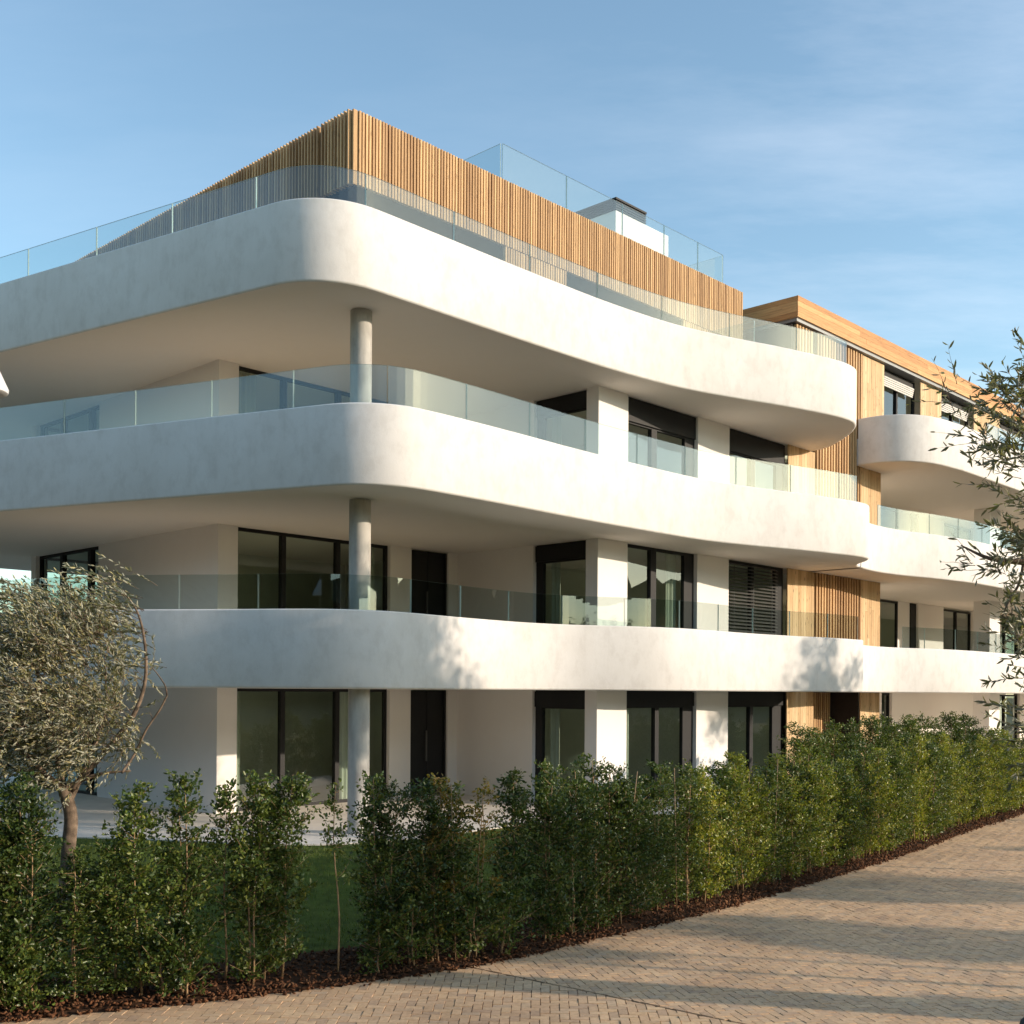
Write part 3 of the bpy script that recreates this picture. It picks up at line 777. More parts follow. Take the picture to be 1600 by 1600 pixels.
# grass blades where the lawn shows between the shrubs
G = []
while len(G) < 30000:
    i = random.randint(0, k-2); j = random.randint(0, rr-2); a, b = random.random(), random.random()
    p = (LW[j,i]*(1-a)*(1-b)+LW[j,i+1]*a*(1-b)+LW[j+1,i]*(1-a)*b+LW[j+1,i+1]*a*b)
    if -8 < p[0] < 6 and p[1] < 24: G.append(p)
G = np.array(G); n = len(G)
an = rng.uniform(0, 6.28, n); hh = rng.uniform(.025,.06, n); ww = rng.uniform(.003,.006, n)
dx, dy = np.cos(an), np.sin(an)
V = np.empty((n,3,3))
V[:,0] = G + np.c_[dx*ww, dy*ww, np.zeros(n)-.004]; V[:,1] = G - np.c_[dx*ww, dy*ww, np.zeros(n)+.004]
V[:,2] = G + np.c_[rng.normal(0,.016,n), rng.normal(0,.016,n), hh]
o = fast_mesh('lawn_grass', V.reshape(-1,3), np.arange(3*n).reshape(-1,3), M['grass'])
tag(o, 'mown green lawn behind the hedge', 'grass', kind='stuff')

# wooded hills: right and left show in the glass, one added behind blocks sky
def hill(name, x0, y0, x1, y1, h, seed):
    r = np.random.default_rng(seed); nx = 320; mb = MB()
    P = []
    ph = r.uniform(0, 6.28, 8)
    for i in range(nx):
        t = i/(nx-1); bx, by = x0+(x1-x0)*t, y0+(y1-y0)*t
        n_ = np.array([-(y1-y0), x1-x0]); n_ = n_/np.linalg.norm(n_)
        hh = h*(.72+.16*math.sin(3*t*3.1+ph[0])+.08*math.sin(11*t+ph[1])+.05*math.sin(37*t+ph[2])+.05*math.sin(83*t+ph[3])+.03*r.normal())
        for d, f in ((-70,0),(-45,.35),(-20,.8),(0,1),(60,1.1)):
            P.append((bx+n_[0]*d, by+n_[1]*d, -.4+max(0, hh*f*(1+.02*r.normal()))))
    mb.v = P
    for i in range(nx-1):
        for j in range(4): mb.f.append((i*5+j, (i+1)*5+j, (i+1)*5+j+1, i*5+j+1)); mb.m.append(0)
    o = mb.build(name, M['hill'], smooth=True); o['kind'] = 'structure'
hill('hill', 230, -120, 250, 330, 39, 3)
hill('hill', -95, -62, 70, -78, 15, 5)  # unseen hill added behind the camera to cut sky light on shaded faces
hill('hill', -110, 95, -95, -62, 9, 6)

# =================================================================== PLANTS
def leaves_arr(pos, dirs, lens, wid, droop=.0, fold=.25):
    """rhombic folded leaves: pos (N,3), dirs (N,3)"""
    n = len(pos)
    d = dirs/np.linalg.norm(dirs, axis=1)[:, None]
    r = rng.normal(size=(n,3)); s = np.cross(d, r); s /= np.linalg.norm(s, axis=1)[:, None]+1e-9
    nn = np.cross(s, d)
    l = lens[:, None]; w = (lens*wid)[:, None]
    V = np.empty((n,6,3))
    V[:,0] = pos
    V[:,1] = pos + d*l*.33 + s*w*.5 + nn*w*fold*.5
    V[:,2] = pos + d*l*.72 + s*w*.42 + nn*(w*fold*.4 - l*droop*.5)
    V[:,3] = pos + d*l - nn*l*droop
    V[:,4] = pos + d*l*.72 - s*w*.42 + nn*(w*fold*.4 - l*droop*.5)
    V[:,5] = pos + d*l*.33 - s*w*.5 + nn*w*fold*.5
    b = (np.arange(n)*6)[:, None]
    Fq = np.concatenate([b+np.array([[0,1,2,3]]), b+np.array([[0,3,4,5]])], axis=1).reshape(-1,4)
    return V.reshape(-1,3), Fq

def shrub_mesh(seed, h=2.0, rad=.30, ntw=95, lv=28, bare=0.0, top=1.0, leaf=.047, nst=0, hollow=.35):
    r = np.random.default_rng(seed); rd = random.Random(seed)
    sb = MB(); P = []; D = []; Ls = []
    stems = []
    ph = [rd.uniform(0,6.28) for _ in range(4)]
    for s in range(nst if nst else rd.choice((1,1,2))):
        a = rd.uniform(0, 6.28); ox, oy = .06*math.cos(a)*s, .06*math.sin(a)*s
        lean = (rd.gauss(0,.03), rd.gauss(0,.03))
        pts = [(ox+lean[0]*t*h+.015*math.sin(t*9+a), oy+lean[1]*t*h+.015*math.cos(t*7+a), t*h*(1.0-.1*s)) for t in np.linspace(0,1,8)]
        sb.tube(pts, [.013*(1-.75*t) for t in np.linspace(0,1,8)], 6); stems.append(pts)
    for i in range(ntw):
        pts = rd.choice(stems)
        t = bare + (1-bare)*(rd.random()**.92)
        q = t*7; k = min(6, int(q)); f = q-k
        b = np.array(pts[k])*(1-f)+np.array(pts[k+1])*f
        a = rd.uniform(0, 6.28); up = rd.uniform(.2, 1.1)
        prof = (.72+.28*math.sin(math.pi*min(1,t*1.15)))*(1 if t < .8 else 1-.55*(t-.8)/.2*top)
        ln = rad*prof*rd.uniform(.65,1.25)*(1+hollow*math.sin(2*a+ph[0]+3*t)*math.sin(7*t+ph[1])+.5*hollow*math.sin(3*a+ph[2]+11*t))
        d = np.array([math.cos(a), math.sin(a), up]); d /= np.linalg.norm(d)
        e = b + d*ln*1.15; m = (b+e)/2 + np.array([0,0,-.02])
        if i % 2 == 0: sb.tube([b, m, e], [.0035,.0028,.0015], 4, cap=False)
        n = int(lv*rd.uniform(.6,1.35))
        tt = r.uniform(.22, 1.06, n)[:, None]
        p = b*(1-tt)+e*tt + r.normal(0,.020+.02*rad, (n,3))
        dd = d*.5 + r.normal(0,.62,(n,3)) + np.array([0,0,.12])
        P.append(p); D.append(dd); Ls.append(r.uniform(leaf*.6, leaf*1.25, n))
    V, Fq = leaves_arr(np.vstack(P), np.vstack(D), np.concatenate(Ls), .50, .06, .3)
    return sb, V, Fq

shrub_protos = {}
def make_proto(key, seed, leafmat='hedge', **kw):
    sb, V, Fq = shrub_mesh(seed, **kw)
    me_s = sb.build('stem', M['stem'], smooth=True); me_l = fast_mesh('foliage', V, Fq, M[leafmat])
    shrub_protos[key] = (me_s.data, me_l.data)
    bpy.data.objects.remove(me_s); bpy.data.objects.remove(me_l)
for i in range(6): make_proto(('d', i), 100+i, h=2.02+.05*(i%3), rad=.37, ntw=215, lv=34, leaf=.044, nst=3, bare=.015)         # dense
for i in range(5): make_proto(('m', i), 200+i, h=2.0+.06*(i%3), rad=.285, ntw=160, lv=28, bare=.02)  # medium
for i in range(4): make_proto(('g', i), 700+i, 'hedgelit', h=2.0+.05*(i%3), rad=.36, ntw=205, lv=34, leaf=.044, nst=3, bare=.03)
for i in range(3): make_proto(('s', i), 300+i, h=2.0+.05*i, rad=.25, ntw=100, lv=22, bare=.06)        # sparse
make_proto(('y', 0), 401, 'hedgeyel', h=2.0, rad=.32, ntw=90, lv=25, bare=.1)
make_proto(('y', 1), 402, 'hedgeyel', h=1.95, rad=.26, ntw=55, lv=20, bare=.15)
make_proto(('l', 0), 501, h=.55, rad=.26, ntw=50, lv=24); make_proto(('l', 1), 502, h=.7, rad=.28, ntw=60, lv=24)
make_proto(('t', 0), 601, h=1.85, rad=.16, ntw=34, lv=12, bare=.45, nst=1)                                   # thin whip

def place_shrub(key, x, y, z, rot, sc, label, group, name='hedge_shrub', cat='shrub', hs=1.0):
    root = empty(name, (x, y, z), label, cat, group)
    root.rotation_euler = (0, 0, rot); root.scale = (sc, sc, sc*hs)
    for nm, me in zip(('stem', 'foliage'), shrub_protos[key]):
        o = bpy.data.objects.new(nm, me); col.objects.link(o); o.parent = root
    return root
HP = offset(HB, .29); dp = arclen(HP)
ORD = ['first','second','third','fourth','fifth','sixth','seventh','eighth','ninth','tenth','eleventh','twelfth','thirteenth','fourteenth','fifteenth','sixteenth','seventeenth','eighteenth','nineteenth','twentieth']
def hx(px, d=None):
    """hedge-line point seen at picture column px (walks the line once)"""
    k = (px-800)/1780
    i = int(np.argmin(np.abs(HP[:,0]-k*HP[:,1]))); return i
GRP = 'shrubs planted in the hedge row along the driveway'
left = [ # picture column, kind, height scale, words
 (-70,('d',1),1.0,None),(-25,('d',3),1.0,None),
 (12,('d',0),.98,'dense dark hedge shrub at the left edge of the picture, left of the olive trunk'),
 (60,('d',2),1.0,'dense dark hedge shrub just left of the olive tree trunk'),
 (112,('m',1),.70,'shorter hedge shrub standing in front of the olive tree trunk'),
 (150,('s',1),.58,'lowest thin hedge shrub just right of the olive trunk'),
 (180,('m',3),.74,'medium height hedge shrub standing between the olive trunk and the left shaded wall'),
 (207,('m',0),1.0,'loose slender hedge shrub in front of the left shaded wall, right of the olive tree'),
 (258,('s',0),.72,'low thin hedge shrub left of the narrow sunlit pier'),
 (300,('m',2),1.0,'leafy hedge shrub in front of the narrow sunlit pier'),
 (338,('s',0),1.0,'sparse hedge shrub with bare stem just left of the bright sunlit pavement'),
 (392,('m',3),1.05,'tall see-through hedge shrub against the bright white reflection in the glazing'),
 (420,('s',1),.95,'slender hedge shrub below the left pane of the big glazing'),
 (446,('m',4),1.04,'tall leafy hedge shrub left of the gap showing the lawn'),
 (532,('t',0),1.08,'thin bare-stemmed hedge whip right of the gap showing the lawn'),
 (578,('s',2),.98,'wispy hedge shrub in front of the round ground floor column'),
 (615,('d',4),.94,'dense hedge shrub just right of the round column'),
 (655,('d',5),.93,'dense hedge shrub below the narrow white pier'),
 (690,('y',0),1.0,'hedge shrub with yellow and reddish leaves in front of the dark door'),
 (722,('m',1),.90,'dark leafy hedge shrub right of the yellow leaved one'),
 (757,('y',1),.98,'slim hedge shrub with some yellowing leaves in front of the shaded recess wall'),
 (795,('m',0),1.0,'tall loose hedge shrub with a rounded top before the shaded recess wall'),
 (850,('d',1),1.02,'dense hedge shrub in front of the recess window'),
 (884,('d',3),1.0,'dense hedge shrub at the right side of the recess window'),
 (938,('d',0),1.06,'dense tall hedge shrub in front of the first sunlit white pier'),
]
for i, (px, key, hs, lab) in enumerate(left):
    j = hx(px); p = HP[j]
    sc = 1.0
    place_shrub(key, p[0]+random.uniform(-.05,.05), p[1]+random.uniform(-.06,.06), -.15, random.uniform(0,6.28), sc, lab or 'dense hedge shrub outside the left edge of the picture', GRP if lab else 'shrubs left of the picture', hs=hs*.96)
s = dp[hx(968)]; c = 0
RL = ['dense hedge shrub in front of the left half of the first wide ground floor window','dense hedge shrub in front of the right half of the first wide ground floor window',
      'dense hedge shrub in front of the dappled white pier','dense hedge shrub just right of the dappled white pier','dense hedge shrub in front of the second ground floor window']
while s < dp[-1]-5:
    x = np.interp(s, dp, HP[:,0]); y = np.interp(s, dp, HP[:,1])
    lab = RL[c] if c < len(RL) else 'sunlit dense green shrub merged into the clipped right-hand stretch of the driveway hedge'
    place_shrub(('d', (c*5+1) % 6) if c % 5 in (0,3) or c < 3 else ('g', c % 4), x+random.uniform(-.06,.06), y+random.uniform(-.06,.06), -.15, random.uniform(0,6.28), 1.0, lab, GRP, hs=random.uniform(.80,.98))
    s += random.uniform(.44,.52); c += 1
# low regrowth at the hedge foot
for q, (px, key) in enumerate([(20,('l',1)),(55,('l',0)),(250,('l',0)),(290,('l',1)),(600,('l',0)),(640,('l',1)),(735,('l',1)),(780,('l',1)),(845,('l',0)),(905,('l',0))]):
    j = hx(px); p = HB[j]*.45+HP[j]*.55
    where = ['at the left edge of the picture','below the left dense shrubs','left of the narrow pier shrubs','under the narrow pier shrubs','below the round column','right of the round column foot','below the dark door','below the shaded recess wall','below the recess window','below the first sunlit pier'][q]
    place_shrub(key, p[0], p[1]-.05, -.16, random.uniform(0,6), 1.0, 'low sprouting shrub at the mulch edge '+where, 'low shrubs at the foot of the hedge', 'low_shrub')
# rear hedge in front of the timber entrance
for i in range(13):
    u = 20.8+i*.72
    p = W(u, 11.7+.1*math.sin(i))
    place_shrub(('d', (i*2) % 6), p[0], p[1], .12, random.uniform(0,6.28), 1.08, 'clipped shrub of the rear hedge in front of the timber entrance wall', 'shrubs of the rear hedge near the building', hs=random.uniform(.88,.93) if i not in (1,) else .8)
# canes tied along the hedge
for q, (px, lean) in enumerate([(718,-.03),(985,.10),(958,.0),(1060,-.02),(1205,.03)]):
    j = hx(px); p = HP[j]; mb = MB()
    mb.tube([(p[0]-lean, p[1]-.2, -.15), (p[0]+lean, p[1]-.18, 1.75)], [.008,.006], 6)
    wh = ['below the dark door','leaning beside the first wide window','left of the first wide window','below the first wide window','below the second window'][q]
    o = mb.build('garden_cane', M['cane'], smooth=True); tag(o, 'thin tan cane standing in the hedge '+wh, 'cane', 'canes supporting the hedge shrubs')

# ---- olive trees
def twig(r, b, d, ln, n, bend, leaf, P, D, Ls, tb, r0=.006, step=6, sp=.34):
    pts = [np.array(b)]; dd = np.array(d, float)
    for i in range(step):
        dd = dd + bend/step + r.normal(0,.10,3); dd /= np.linalg.norm(dd)
        pts.append(pts[-1]+dd*ln/step)
    tb.tube(pts, [r0*(1-.8*i/step) for i in range(step+1)], 4, cap=False)
    pts = np.array(pts)
    q = r.uniform(.08, 1.0, n)*step; k = np.minimum(step-1, q.astype(int)); f = (q-k)[:, None]
    p = pts[k]*(1-f)+pts[k+1]*f; t = pts[k+1]-pts[k]; t /= np.linalg.norm(t, axis=1)[:, None]
    P.append(p); D.append(t*.85+r.normal(0,sp,(n,3))); Ls.append(r.uniform(leaf*.65, leaf*1.2, n))
    return pts
def branch(tb, pts, r0, r1):
    C = np.array(pts, float); m = len(C); out = []
    Q = np.vstack([2*C[0]-C[1], C, 2*C[-1]-C[-2]])
    for i in range(m-1):
        p0,p1,p2,p3 = Q[i:i+4]
        for t in np.linspace(0,1,5,endpoint=False):
            out.append(.5*((2*p1)+(-p0+p2)*t+(2*p0-5*p1+4*p2-p3)*t**2+(-p0+3*p1-3*p2+p3)*t**3))
    out.append(C[-1]); n = len(out)
    tb.tube(out, [r0+(r1-r0)*i/(n-1) for i in range(n)], 8)
    return np.array(out)
def crown(V, Fq, lb, off, leafmat, parent):
    TV = np.array(lb.v); TF = np.array(lb.f)
    return fast_mesh('crown', np.vstack([V, TV])-off, np.vstack([Fq, TF+len(V)]), [leafmat, M['bark']], parent, np.r_[np.zeros(len(Fq)), np.ones(len(TF))])
def pt(px, py, d): return np.array([(px-800)/1780*d, d, CAMH-(py-1080)/1780*d])

r = np.random.default_rng(11)
D0 = 13.4
ol = empty('olive_tree', (pt(112,0,D0)[0], D0, -.05), 'windswept silvery olive tree on the lawn at left, its crown blown to the left', 'tree')
tb = MB(); lb = MB(); P = []; D = []; Ls = []
tr = branch(tb, [pt(118,1455,D0), pt(112,1400,D0), pt(108,1340,D0), pt(112,1280,D0), pt(100,1235,D0)], .10, .075)
tb.tube([pt(128,1452,D0)+[0,-.06,0], pt(119,1400,D0)+[0,-.07,0], pt(116,1350,D0)+[0,-.05,0]], [.10,.09,.05], 8)
tb.tube([pt(100,1455,D0), pt(104,1400,D0)+[0,-.04,0], pt(102,1345,D0)], [.10,.08,.04], 8)
limbs = [[(100,1240),(130,1222),(165,1212),(205,1208)],[(100,1240),(70,1200),(30,1150),(-30,1080)],[(108,1260),(130,1190),(150,1120),(150,1040)],
         [(100,1240),(90,1150),(70,1060),(40,980)],[(104,1240),(60,1215),(20,1210),(-20,1190)],[(112,1238),(150,1195),(196,1140),(215,1108),(227,1065),(226,1010),(214,960),(190,925)]]
dep = [0,-.3,.3,-.2,.2,.0]
LP_ = []
for l, dz in zip(limbs, dep):
    q = [pt(a, b, D0)+np.array([0, dz*min(1, i/1.5), 0]) for i, (a, b) in enumerate(l)]
    LP_.append(branch(tb, q, .040, .008))
branch(tb, [pt(205,1208,D0)+np.array([0,-.3,0]), pt(212,1180,D0), pt(228,1145,D0), pt(250,1112,D0), pt(261,1090,D0)], .016, .011)
branch(tb, [pt(261,1090,D0), pt(258,1075,D0), pt(247,1058,D0), pt(237,1046,D0)], .010, .006)
branch(tb, [pt(228,1145,D0), pt(238,1128,D0), pt(233,1115,D0)], .006, .004)
branch(tb, [pt(215,1115,D0), pt(222,1090,D0), pt(210,1062,D0)], .007, .004)
cen = pt(66,1088,D0)
wind = np.array([-1.0,.05,.05])
CL = []
for i in range(66):
    a = r.normal(size=3); a /= np.linalg.norm(a); CL.append(a*np.array([1.16,.95,1.12])*r.uniform(.08,1)**.40)
for i in range(2150):
    q = CL[r.integers(0, len(CL))]; a = q/np.linalg.norm(q)
    b = cen + q + r.normal(0, .11, 3)*np.array([1.4,1,.75])
    if b[0] > pt(225,0,D0)[0]: b[0] -= .35
    if b[2] < 1.60 and r.random() < .8: b[2] += .5
    if r.random() < .18 and b[2] > 2.6: continue
    d = a*.55 + wind*.45 + np.array([0,0,.25]) + r.normal(0,.45,3); d /= np.linalg.norm(d)
    twig(r, b, d, r.uniform(.32,.65), int(r.uniform(18,30)), wind*.9+np.array([0,0,-.1]), .060, P, D, Ls, lb, .004, 4)
for (x, y, n_, ln) in [(212,960,10,.8),(200,935,10,.9),(226,1000,8,.45),(185,925,9,.9),(150,1000,14,.8),(110,960,14,.8),(70,950,12,.8),(232,1045,7,.3),(226,1030,7,.3),(180,985,10,.6),(40,940,12,.7),(228,985,6,.4)]:
    for q in range(n_):
        b = pt(x+r.normal(0,10), y+r.normal(0,9), D0)+np.array([0, r.normal(0,.25), 0])
        twig(r, b, wind*.8+np.array([.1,0,.35])+r.normal(0,.2,3), ln*r.uniform(.6,1.1), int(20*ln+8), wind*.9+np.array([0,0,-.25]), .07, P, D, Ls, lb, .004, 6)
for (x, y, n_) in [(60,1190,26),(95,1205,22),(130,1200,20),(20,1195,26),(165,1185,18),(112,1235,10),(90,1250,8)]:
    for q in range(n_):
        b = pt(x+r.normal(0,18), y+r.normal(0,14), D0)+np.array([0, -abs(r.normal(0,.35)), 0])
        twig(r, b, wind*.5+np.array([0,0,-.2])+r.normal(0,.4,3), r.uniform(.25,.5), 20, wind*.5+np.array([0,0,-.4]), .06, P, D, Ls, lb, .003, 4)
V, Fq = leaves_arr(np.vstack(P), np.vstack(D), np.concatenate(Ls), .27, .12, .35)
off = np.array(ol.location)
tb.build('trunk', M['bark'], ol, smooth=True)
crown(V, Fq, lb, off, M['olive'], ol)
print('olive leaves', len(Fq)//2)

r = np.random.default_rng(23)
D1 = 6.4
o2 = empty('olive_tree', (4.35, 6.9, Z_DRIVE), 'nearer olive tree whose dark leafy branches reach in from the right edge of the picture', 'tree')
tb = MB(); lb = MB(); P = []; D = []; Ls = []
branch(tb, [(4.35,6.9,-.25),(4.38,6.9,.5),(4.30,6.88,1.2),(4.36,6.85,1.9)], .15, .10)
for l in ([(4.36,6.85,1.9),(4.0,6.7,2.6),(3.6,6.5,3.2),pt(1640,700,D1),pt(1560,620,D1)], [(4.36,6.85,1.9),(4.5,6.9,3.0),(4.3,6.8,4.0),pt(1680,560,D1)],
          [(4.2,6.8,2.4),(3.7,6.5,3.05),pt(1680,885,D1),pt(1600,874,D1),pt(1545,868,D1),pt(1500,848,D1)], [(4.3,6.85,2.2),(3.6,6.6,2.5),pt(1660,1020,D1),pt(1600,985,D1)],
          [(4.2,6.8,2.2),(3.5,6.6,2.3),pt(1650,1130,D1),pt(1590,1130,D1)], [pt(1600,860,D1),pt(1592,905,D1),pt(1575,935,D1),pt(1565,960,D1)]):
    branch(tb, l, .040 if len(l) > 3 and l[0][0] > 4 else .010, .004)
wind = np.array([-.9,0,.15])
def cluster(x, y, n_, sx, sy, ln=.3, dz=.25, nl=16):
    for q in range(int(round(n_*1.9))):
        b = pt(x+12+r.normal(0,sx), y+22+r.normal(0,sy), D1+r.normal(0,dz))
        d = wind*.6+r.normal(0,.6,3)+np.array([0,0,.25])
        twig(r, b, d/np.linalg.norm(d), ln*r.uniform(.6,1.2), int(1.15*nl*r.uniform(.6,1.3)), wind*.4+r.normal(0,.35,3), .055, P, D, Ls, lb, .0022, 5, .5)
cluster(1625,660,30,22,48); cluster(1650,780,22,20,40); cluster(1612,575,9,12,16); cluster(1606,830,14,13,20); cluster(1630,920,12,16,30)
cluster(1572,690,7,10,20); cluster(1566,625,5,12,12); cluster(1602,975,11,12,20); cluster(1630,1050,7,14,30); cluster(1618,1140,8,10,16); cluster(1550,868,6,20,8,.18,.1,8)
cluster(1500,850,2,8,4,.2,.05,5); cluster(1568,945,4,6,16,.2,.1,5)
cluster(1490,610,1,8,6,.3,.05,9); cluster(1475,580,1,6,6,.28,.05,9); cluster(1535,660,3,8,10,.28,.1,9); cluster(1552,590,3,8,8,.3,.1,10)
cen = np.array([4.35,6.9,3.6])
for i in range(420):
    a = r.normal(size=3); a /= np.linalg.norm(a); b = cen+a*np.array([.95,1.1,1.25])*r.uniform(.2,1)**.45
    if b[0] < .449*b[1]+.45: continue
    d = a*.6+wind*.35+r.normal(0,.4,3); twig(r, b, d/np.linalg.norm(d), r.uniform(.25,.5), 13, wind*.3, .06, P, D, Ls, lb, .003, 4)
V, Fq = leaves_arr(np.vstack(P), np.vstack(D), np.concatenate(Ls), .23, .14, .35)
tb.build('trunk', M['bark'], o2, smooth=True)
crown(V, Fq, lb, np.array(o2.location), M['olive2'], o2)
print('olive2 leaves', len(Fq)//2)

# ---- trees and bushes beyond the right edge of the picture: they shade the drive and the first balcony and show in the glass
def shade_tree(x, y, zb, zc, rad, nl, label, seed, rh=None, lf=.13, trunk=.12, gap=.3):
    r = np.random.default_rng(seed)
    t = empty('shade_tree', (x, y, zb), label, 'tree', 'trees beyond the right edge of the drive')
    tb = MB(); tb.tube([(x,y,zb-.1),(x+.05,y,zb+(zc-zb)*.5),(x-.03,y+.03,zc)], [trunk,trunk*.8,trunk*.45], 8)
    rh = rh or rad
    ncl = 26; C = []
    for i in range(ncl):
        a = r.normal(size=3); a /= np.linalg.norm(a); q = a*np.array([rad,rad,rh])*r.uniform(.15,1)**.5
        C.append(q)
        if i % 2 == 0: tb.tube([(x-.03,y+.03,zc-rh*.5), (x+q[0]*.5,y+q[1]*.5,zc+q[2]*.4), (x+q[0],y+q[1],zc+q[2])], [trunk*.35,trunk*.2,.012], 5, cap=False)
    C = np.array(C); k = r.integers(0, ncl, nl)
    p = C[k]+r.normal(0, rad*gap*.5, (nl,3))+np.array([0,0,zc-zb])
    V, Fq = leaves_arr(p, r.normal(size=(nl,3)), r.uniform(lf*.6, lf*1.2, nl), .5, .05, .2)
    tb.build('trunk', M['bark'], t, smooth=True); fast_mesh('crown', V, Fq, M['tree'], t)
def sunward(px, py, z, D):
    """ground point D metres towards the sun from the thing seen at a picture point at height z"""
    k = (py-1080-.006*(px-800))/1780
    d = (CAMH-z)/k; x = (px-800)/1780*d
    return x+SX*D, d+SY*D, z+ST*D
def sunward_uv(u, v, z, D):
    x, y, _ = W(u, v); return x+SX*D, y+SY*D, z+ST*D
x, y, z = sunward_uv(12.05, 14.6, 2.8, 21); shade_tree(x, y, -.3, z, 2.6, 13000, 'tall round tree casting its shade on the first balcony', 31, lf=.16, rh=1.3)
x, y, z = sunward_uv(25.3, 13.3, 3.2, 19); shade_tree(x, y, -.3, z, 1.2, 1500, 'slim tree casting dappled shade on the end of the first balcony', 32, lf=.15)
for q, (px, py, D, rad, n_, dz) in enumerate([(1575,1472,10,1.05,6000,.15),(1450,1478,19,.75,700,0),(1560,1398,9,1.15,6500,.15),(1420,1375,18,.8,1000,0),(1650,1328,8,.35,700,0),(1330,1352,9,.75,2600,.9),
        (430,1480,17,1.05,4200,.3),(170,1500,16,1.05,4200,.3),(640,1470,18,1.0,3800,.2),(840,1440,15,.9,1900,.3),(1630,1575,6.5,.35,700,0)]):
    x, y, z = sunward(px, py, -.2, D)
    z += dz
    shade_tree(x, y, -.3, z, rad, n_, 'small tree standing beyond the right edge of the drive, '+ORD[q]+' of its row', 40+q, lf=.10, trunk=.05)
# smooth pole whose long straight shadow crosses the drive
sx_, sy_, sz_ = sunward(1590, 1582, -.2, 6.0)
lp = empty('lamp_post', (sx_, sy_, -.3), 'thick round post right of the drive throwing a long straight shadow', 'post')
mb = MB(); mb.tube([(sx_,sy_,-.3),(sx_,sy_,3.9)], .31, 24); mb.build('pole', M['concrete'], lp, smooth=True, angle=R(40))

# street lamp whose shade just enters at the left edge
lx_, ly_ = pt(-34, 600, 9)[0], 9.0
sl = empty('street_lamp', (lx_, ly_, -.3), 'pale conical street lamp shade cut by the left edge of the picture', 'street lamp')
mb = MB(); mb.tube([(lx_,ly_,-.3),(lx_,ly_,5.6)], [.06,.045], 16); mb.build('pole', M['black'], sl, smooth=True, angle=R(40))
mb = MB(); zb = pt(0,621,9)[2]
mb.tube([(lx_,ly_,zb+.0),(lx_,ly_,zb+.02),(lx_,ly_,zb+.05),(lx_,ly_,zb+.40),(lx_,ly_,zb+.44)], [.17,.205,.21,.05,.04], 32)
mb.build('lamp_shade', M['lamp'], sl, smooth=True, angle=R(35))
# bollard in the bottom right corner
bx, by = (1606-800)/1780*8.2, 8.2
bo = empty('bollard', (bx, by, Z_DRIVE), 'dark bollard with a pale collar at the bottom right corner', 'bollard')
zt = CAMH-(1590-1085)/1780*8.2
mb = MB(); mb.tube([(bx,by,-.21),(bx,by,zt-.06),(bx,by,zt-.02),(bx,by,zt)], [.045,.045,.035,.015], 20); mb.build('post', M['black'], bo, smooth=True, angle=R(40))
mb = MB(); mb.tube([(bx,by,zt-.16),(bx,by,zt-.06)], .052, 20); mb.build('collar', M['lamp'], bo, smooth=True, angle=R(40))

# =================================================================== LIGHT, SKY, CAMERA
w = bpy.data.worlds.new('World'); scene.world = w; w.use_nodes = True
nt = w.node_tree; nt.nodes.clear()
out = nt.nodes.new('ShaderNodeOutputWorld'); bg = nt.nodes.new('ShaderNodeBackground')
sky = nt.nodes.new('ShaderNodeTexSky'); sky.sky_type = 'NISHITA'; sky.sun_disc = False
sky.sun_elevation = SUN_EL; sky.sun_rotation = SUN_AZ; sky.air_density = 1.0; sky.dust_density = .8; sky.ozone_density = 1.0; sky.altitude = 50
bg.inputs['Strength'].default_value = .15
tc = nt.nodes.new('ShaderNodeTexCoord')
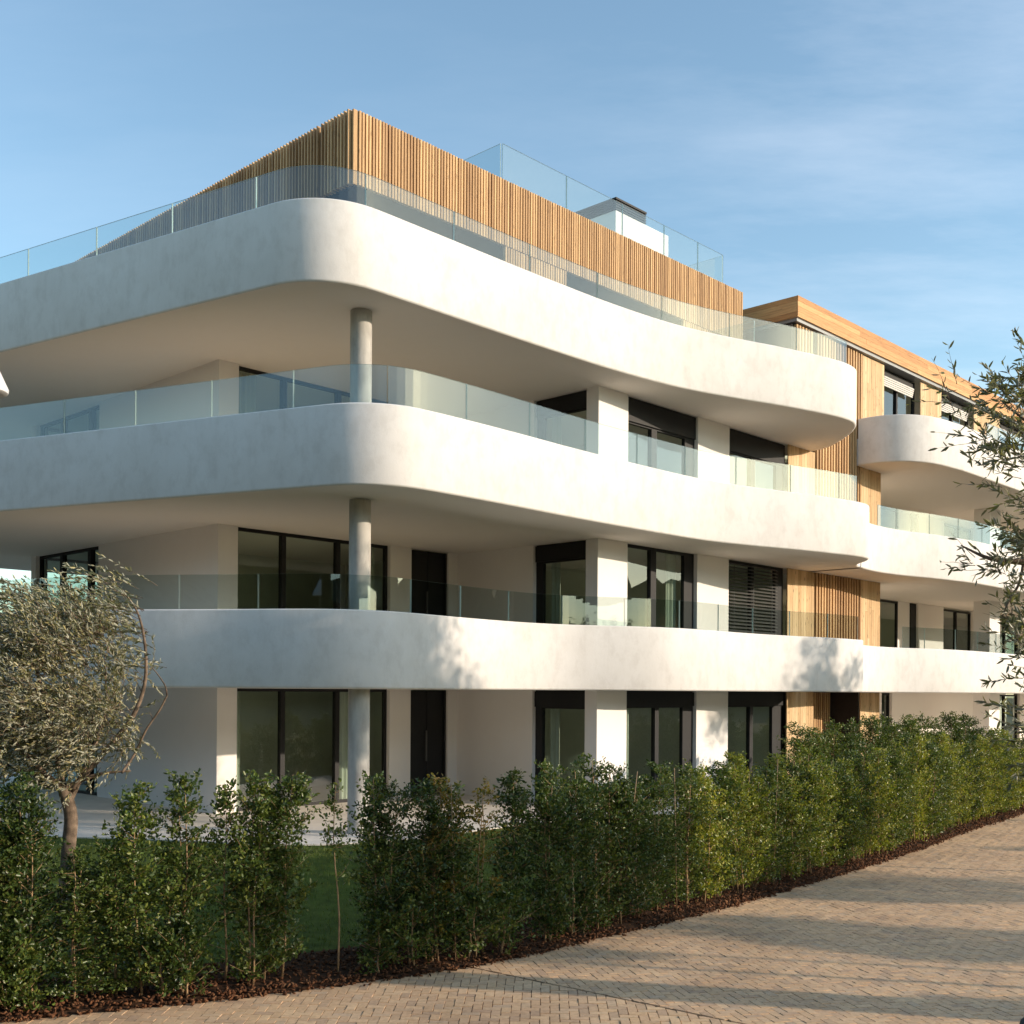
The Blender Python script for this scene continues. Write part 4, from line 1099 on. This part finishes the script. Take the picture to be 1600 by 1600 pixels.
# thin cirrus, a projection on a high flat layer
sep = nt.nodes.new('ShaderNodeSeparateXYZ'); L(nt, tc.outputs['Generated'], sep.inputs[0])
zc = nt.nodes.new('ShaderNodeMath'); zc.operation = 'ADD'; L(nt, sep.outputs[2], zc.inputs[0]); zc.inputs[1].default_value = .12
dv = nt.nodes.new('ShaderNodeVectorMath'); dv.operation = 'DIVIDE'; L(nt, tc.outputs['Generated'], dv.inputs[0])
cb = nt.nodes.new('ShaderNodeCombineXYZ')
for i in range(3): L(nt, zc.outputs[0], cb.inputs[i])
L(nt, cb.outputs[0], dv.inputs[1])
mp = nt.nodes.new('ShaderNodeMapping'); mp.inputs['Scale'].default_value = (1.0,2.6,1); mp.inputs['Rotation'].default_value = (0,0,R(28)); mp.inputs['Location'].default_value = (1.7,.4,0)
L(nt, dv.outputs[0], mp.inputs['Vector'])
n1 = noise(nt, mp.outputs[0], 1.5, 8, .62)
cl = ramp(nt, n1, [(.40, (0,0,0)), (.88, (1,1,1))])
msk = nt.nodes.new('ShaderNodeMapRange'); msk.interpolation_type = 'SMOOTHSTEP'; L(nt, sep.outputs[0], msk.inputs[0]); msk.inputs[1].default_value = -.05; msk.inputs[2].default_value = .30; msk.inputs[3].default_value = .05; msk.inputs[4].default_value = .22
mm = nt.nodes.new('ShaderNodeMath'); mm.operation = 'MULTIPLY'; L(nt, cl.outputs[0], mm.inputs[0]); L(nt, msk.outputs[0], mm.inputs[1])
skyt = mixc(nt, 1.0, sky.outputs[0], (.88,.97,.96), 'MULTIPLY')
mixed = mixc(nt, mm.outputs[0], skyt, (5.4,5.4,5.7))
L(nt, mixed, bg.inputs[0]); L(nt, bg.outputs[0], out.inputs[0])

sun = bpy.data.lights.new('sun', 'SUN'); sun.energy = 2.6; sun.angle = R(.5); sun.color = (1.0,.835,.66)
so = bpy.data.objects.new('sun', sun); col.objects.link(so)
dirv = Vector((math.sin(SUN_AZ)*math.cos(SUN_EL), math.cos(SUN_AZ)*math.cos(SUN_EL), math.sin(SUN_EL)))
so.rotation_euler = dirv.to_track_quat('Z', 'Y').to_euler(); so.location = (30,-6,20)

cam = bpy.data.cameras.new('camera'); co = bpy.data.objects.new('camera', cam); col.objects.link(co)
co.location = (0,0,CAMH); co.rotation_euler = (R(90), -.006, 0)
cam.sensor_width = 36; cam.lens = 36*1780/1600; cam.shift_y = (1080-800)/1600; cam.clip_end = 3000; cam.clip_start = .05
scene.camera = co
scene.view_settings.view_transform = 'Standard'; scene.view_settings.look = 'None'; scene.view_settings.gamma = 1; scene.view_settings.exposure = 1.0
scene.cycles.max_bounces = 10; scene.cycles.transparent_max_bounces = 24; scene.cycles.diffuse_bounces = 5
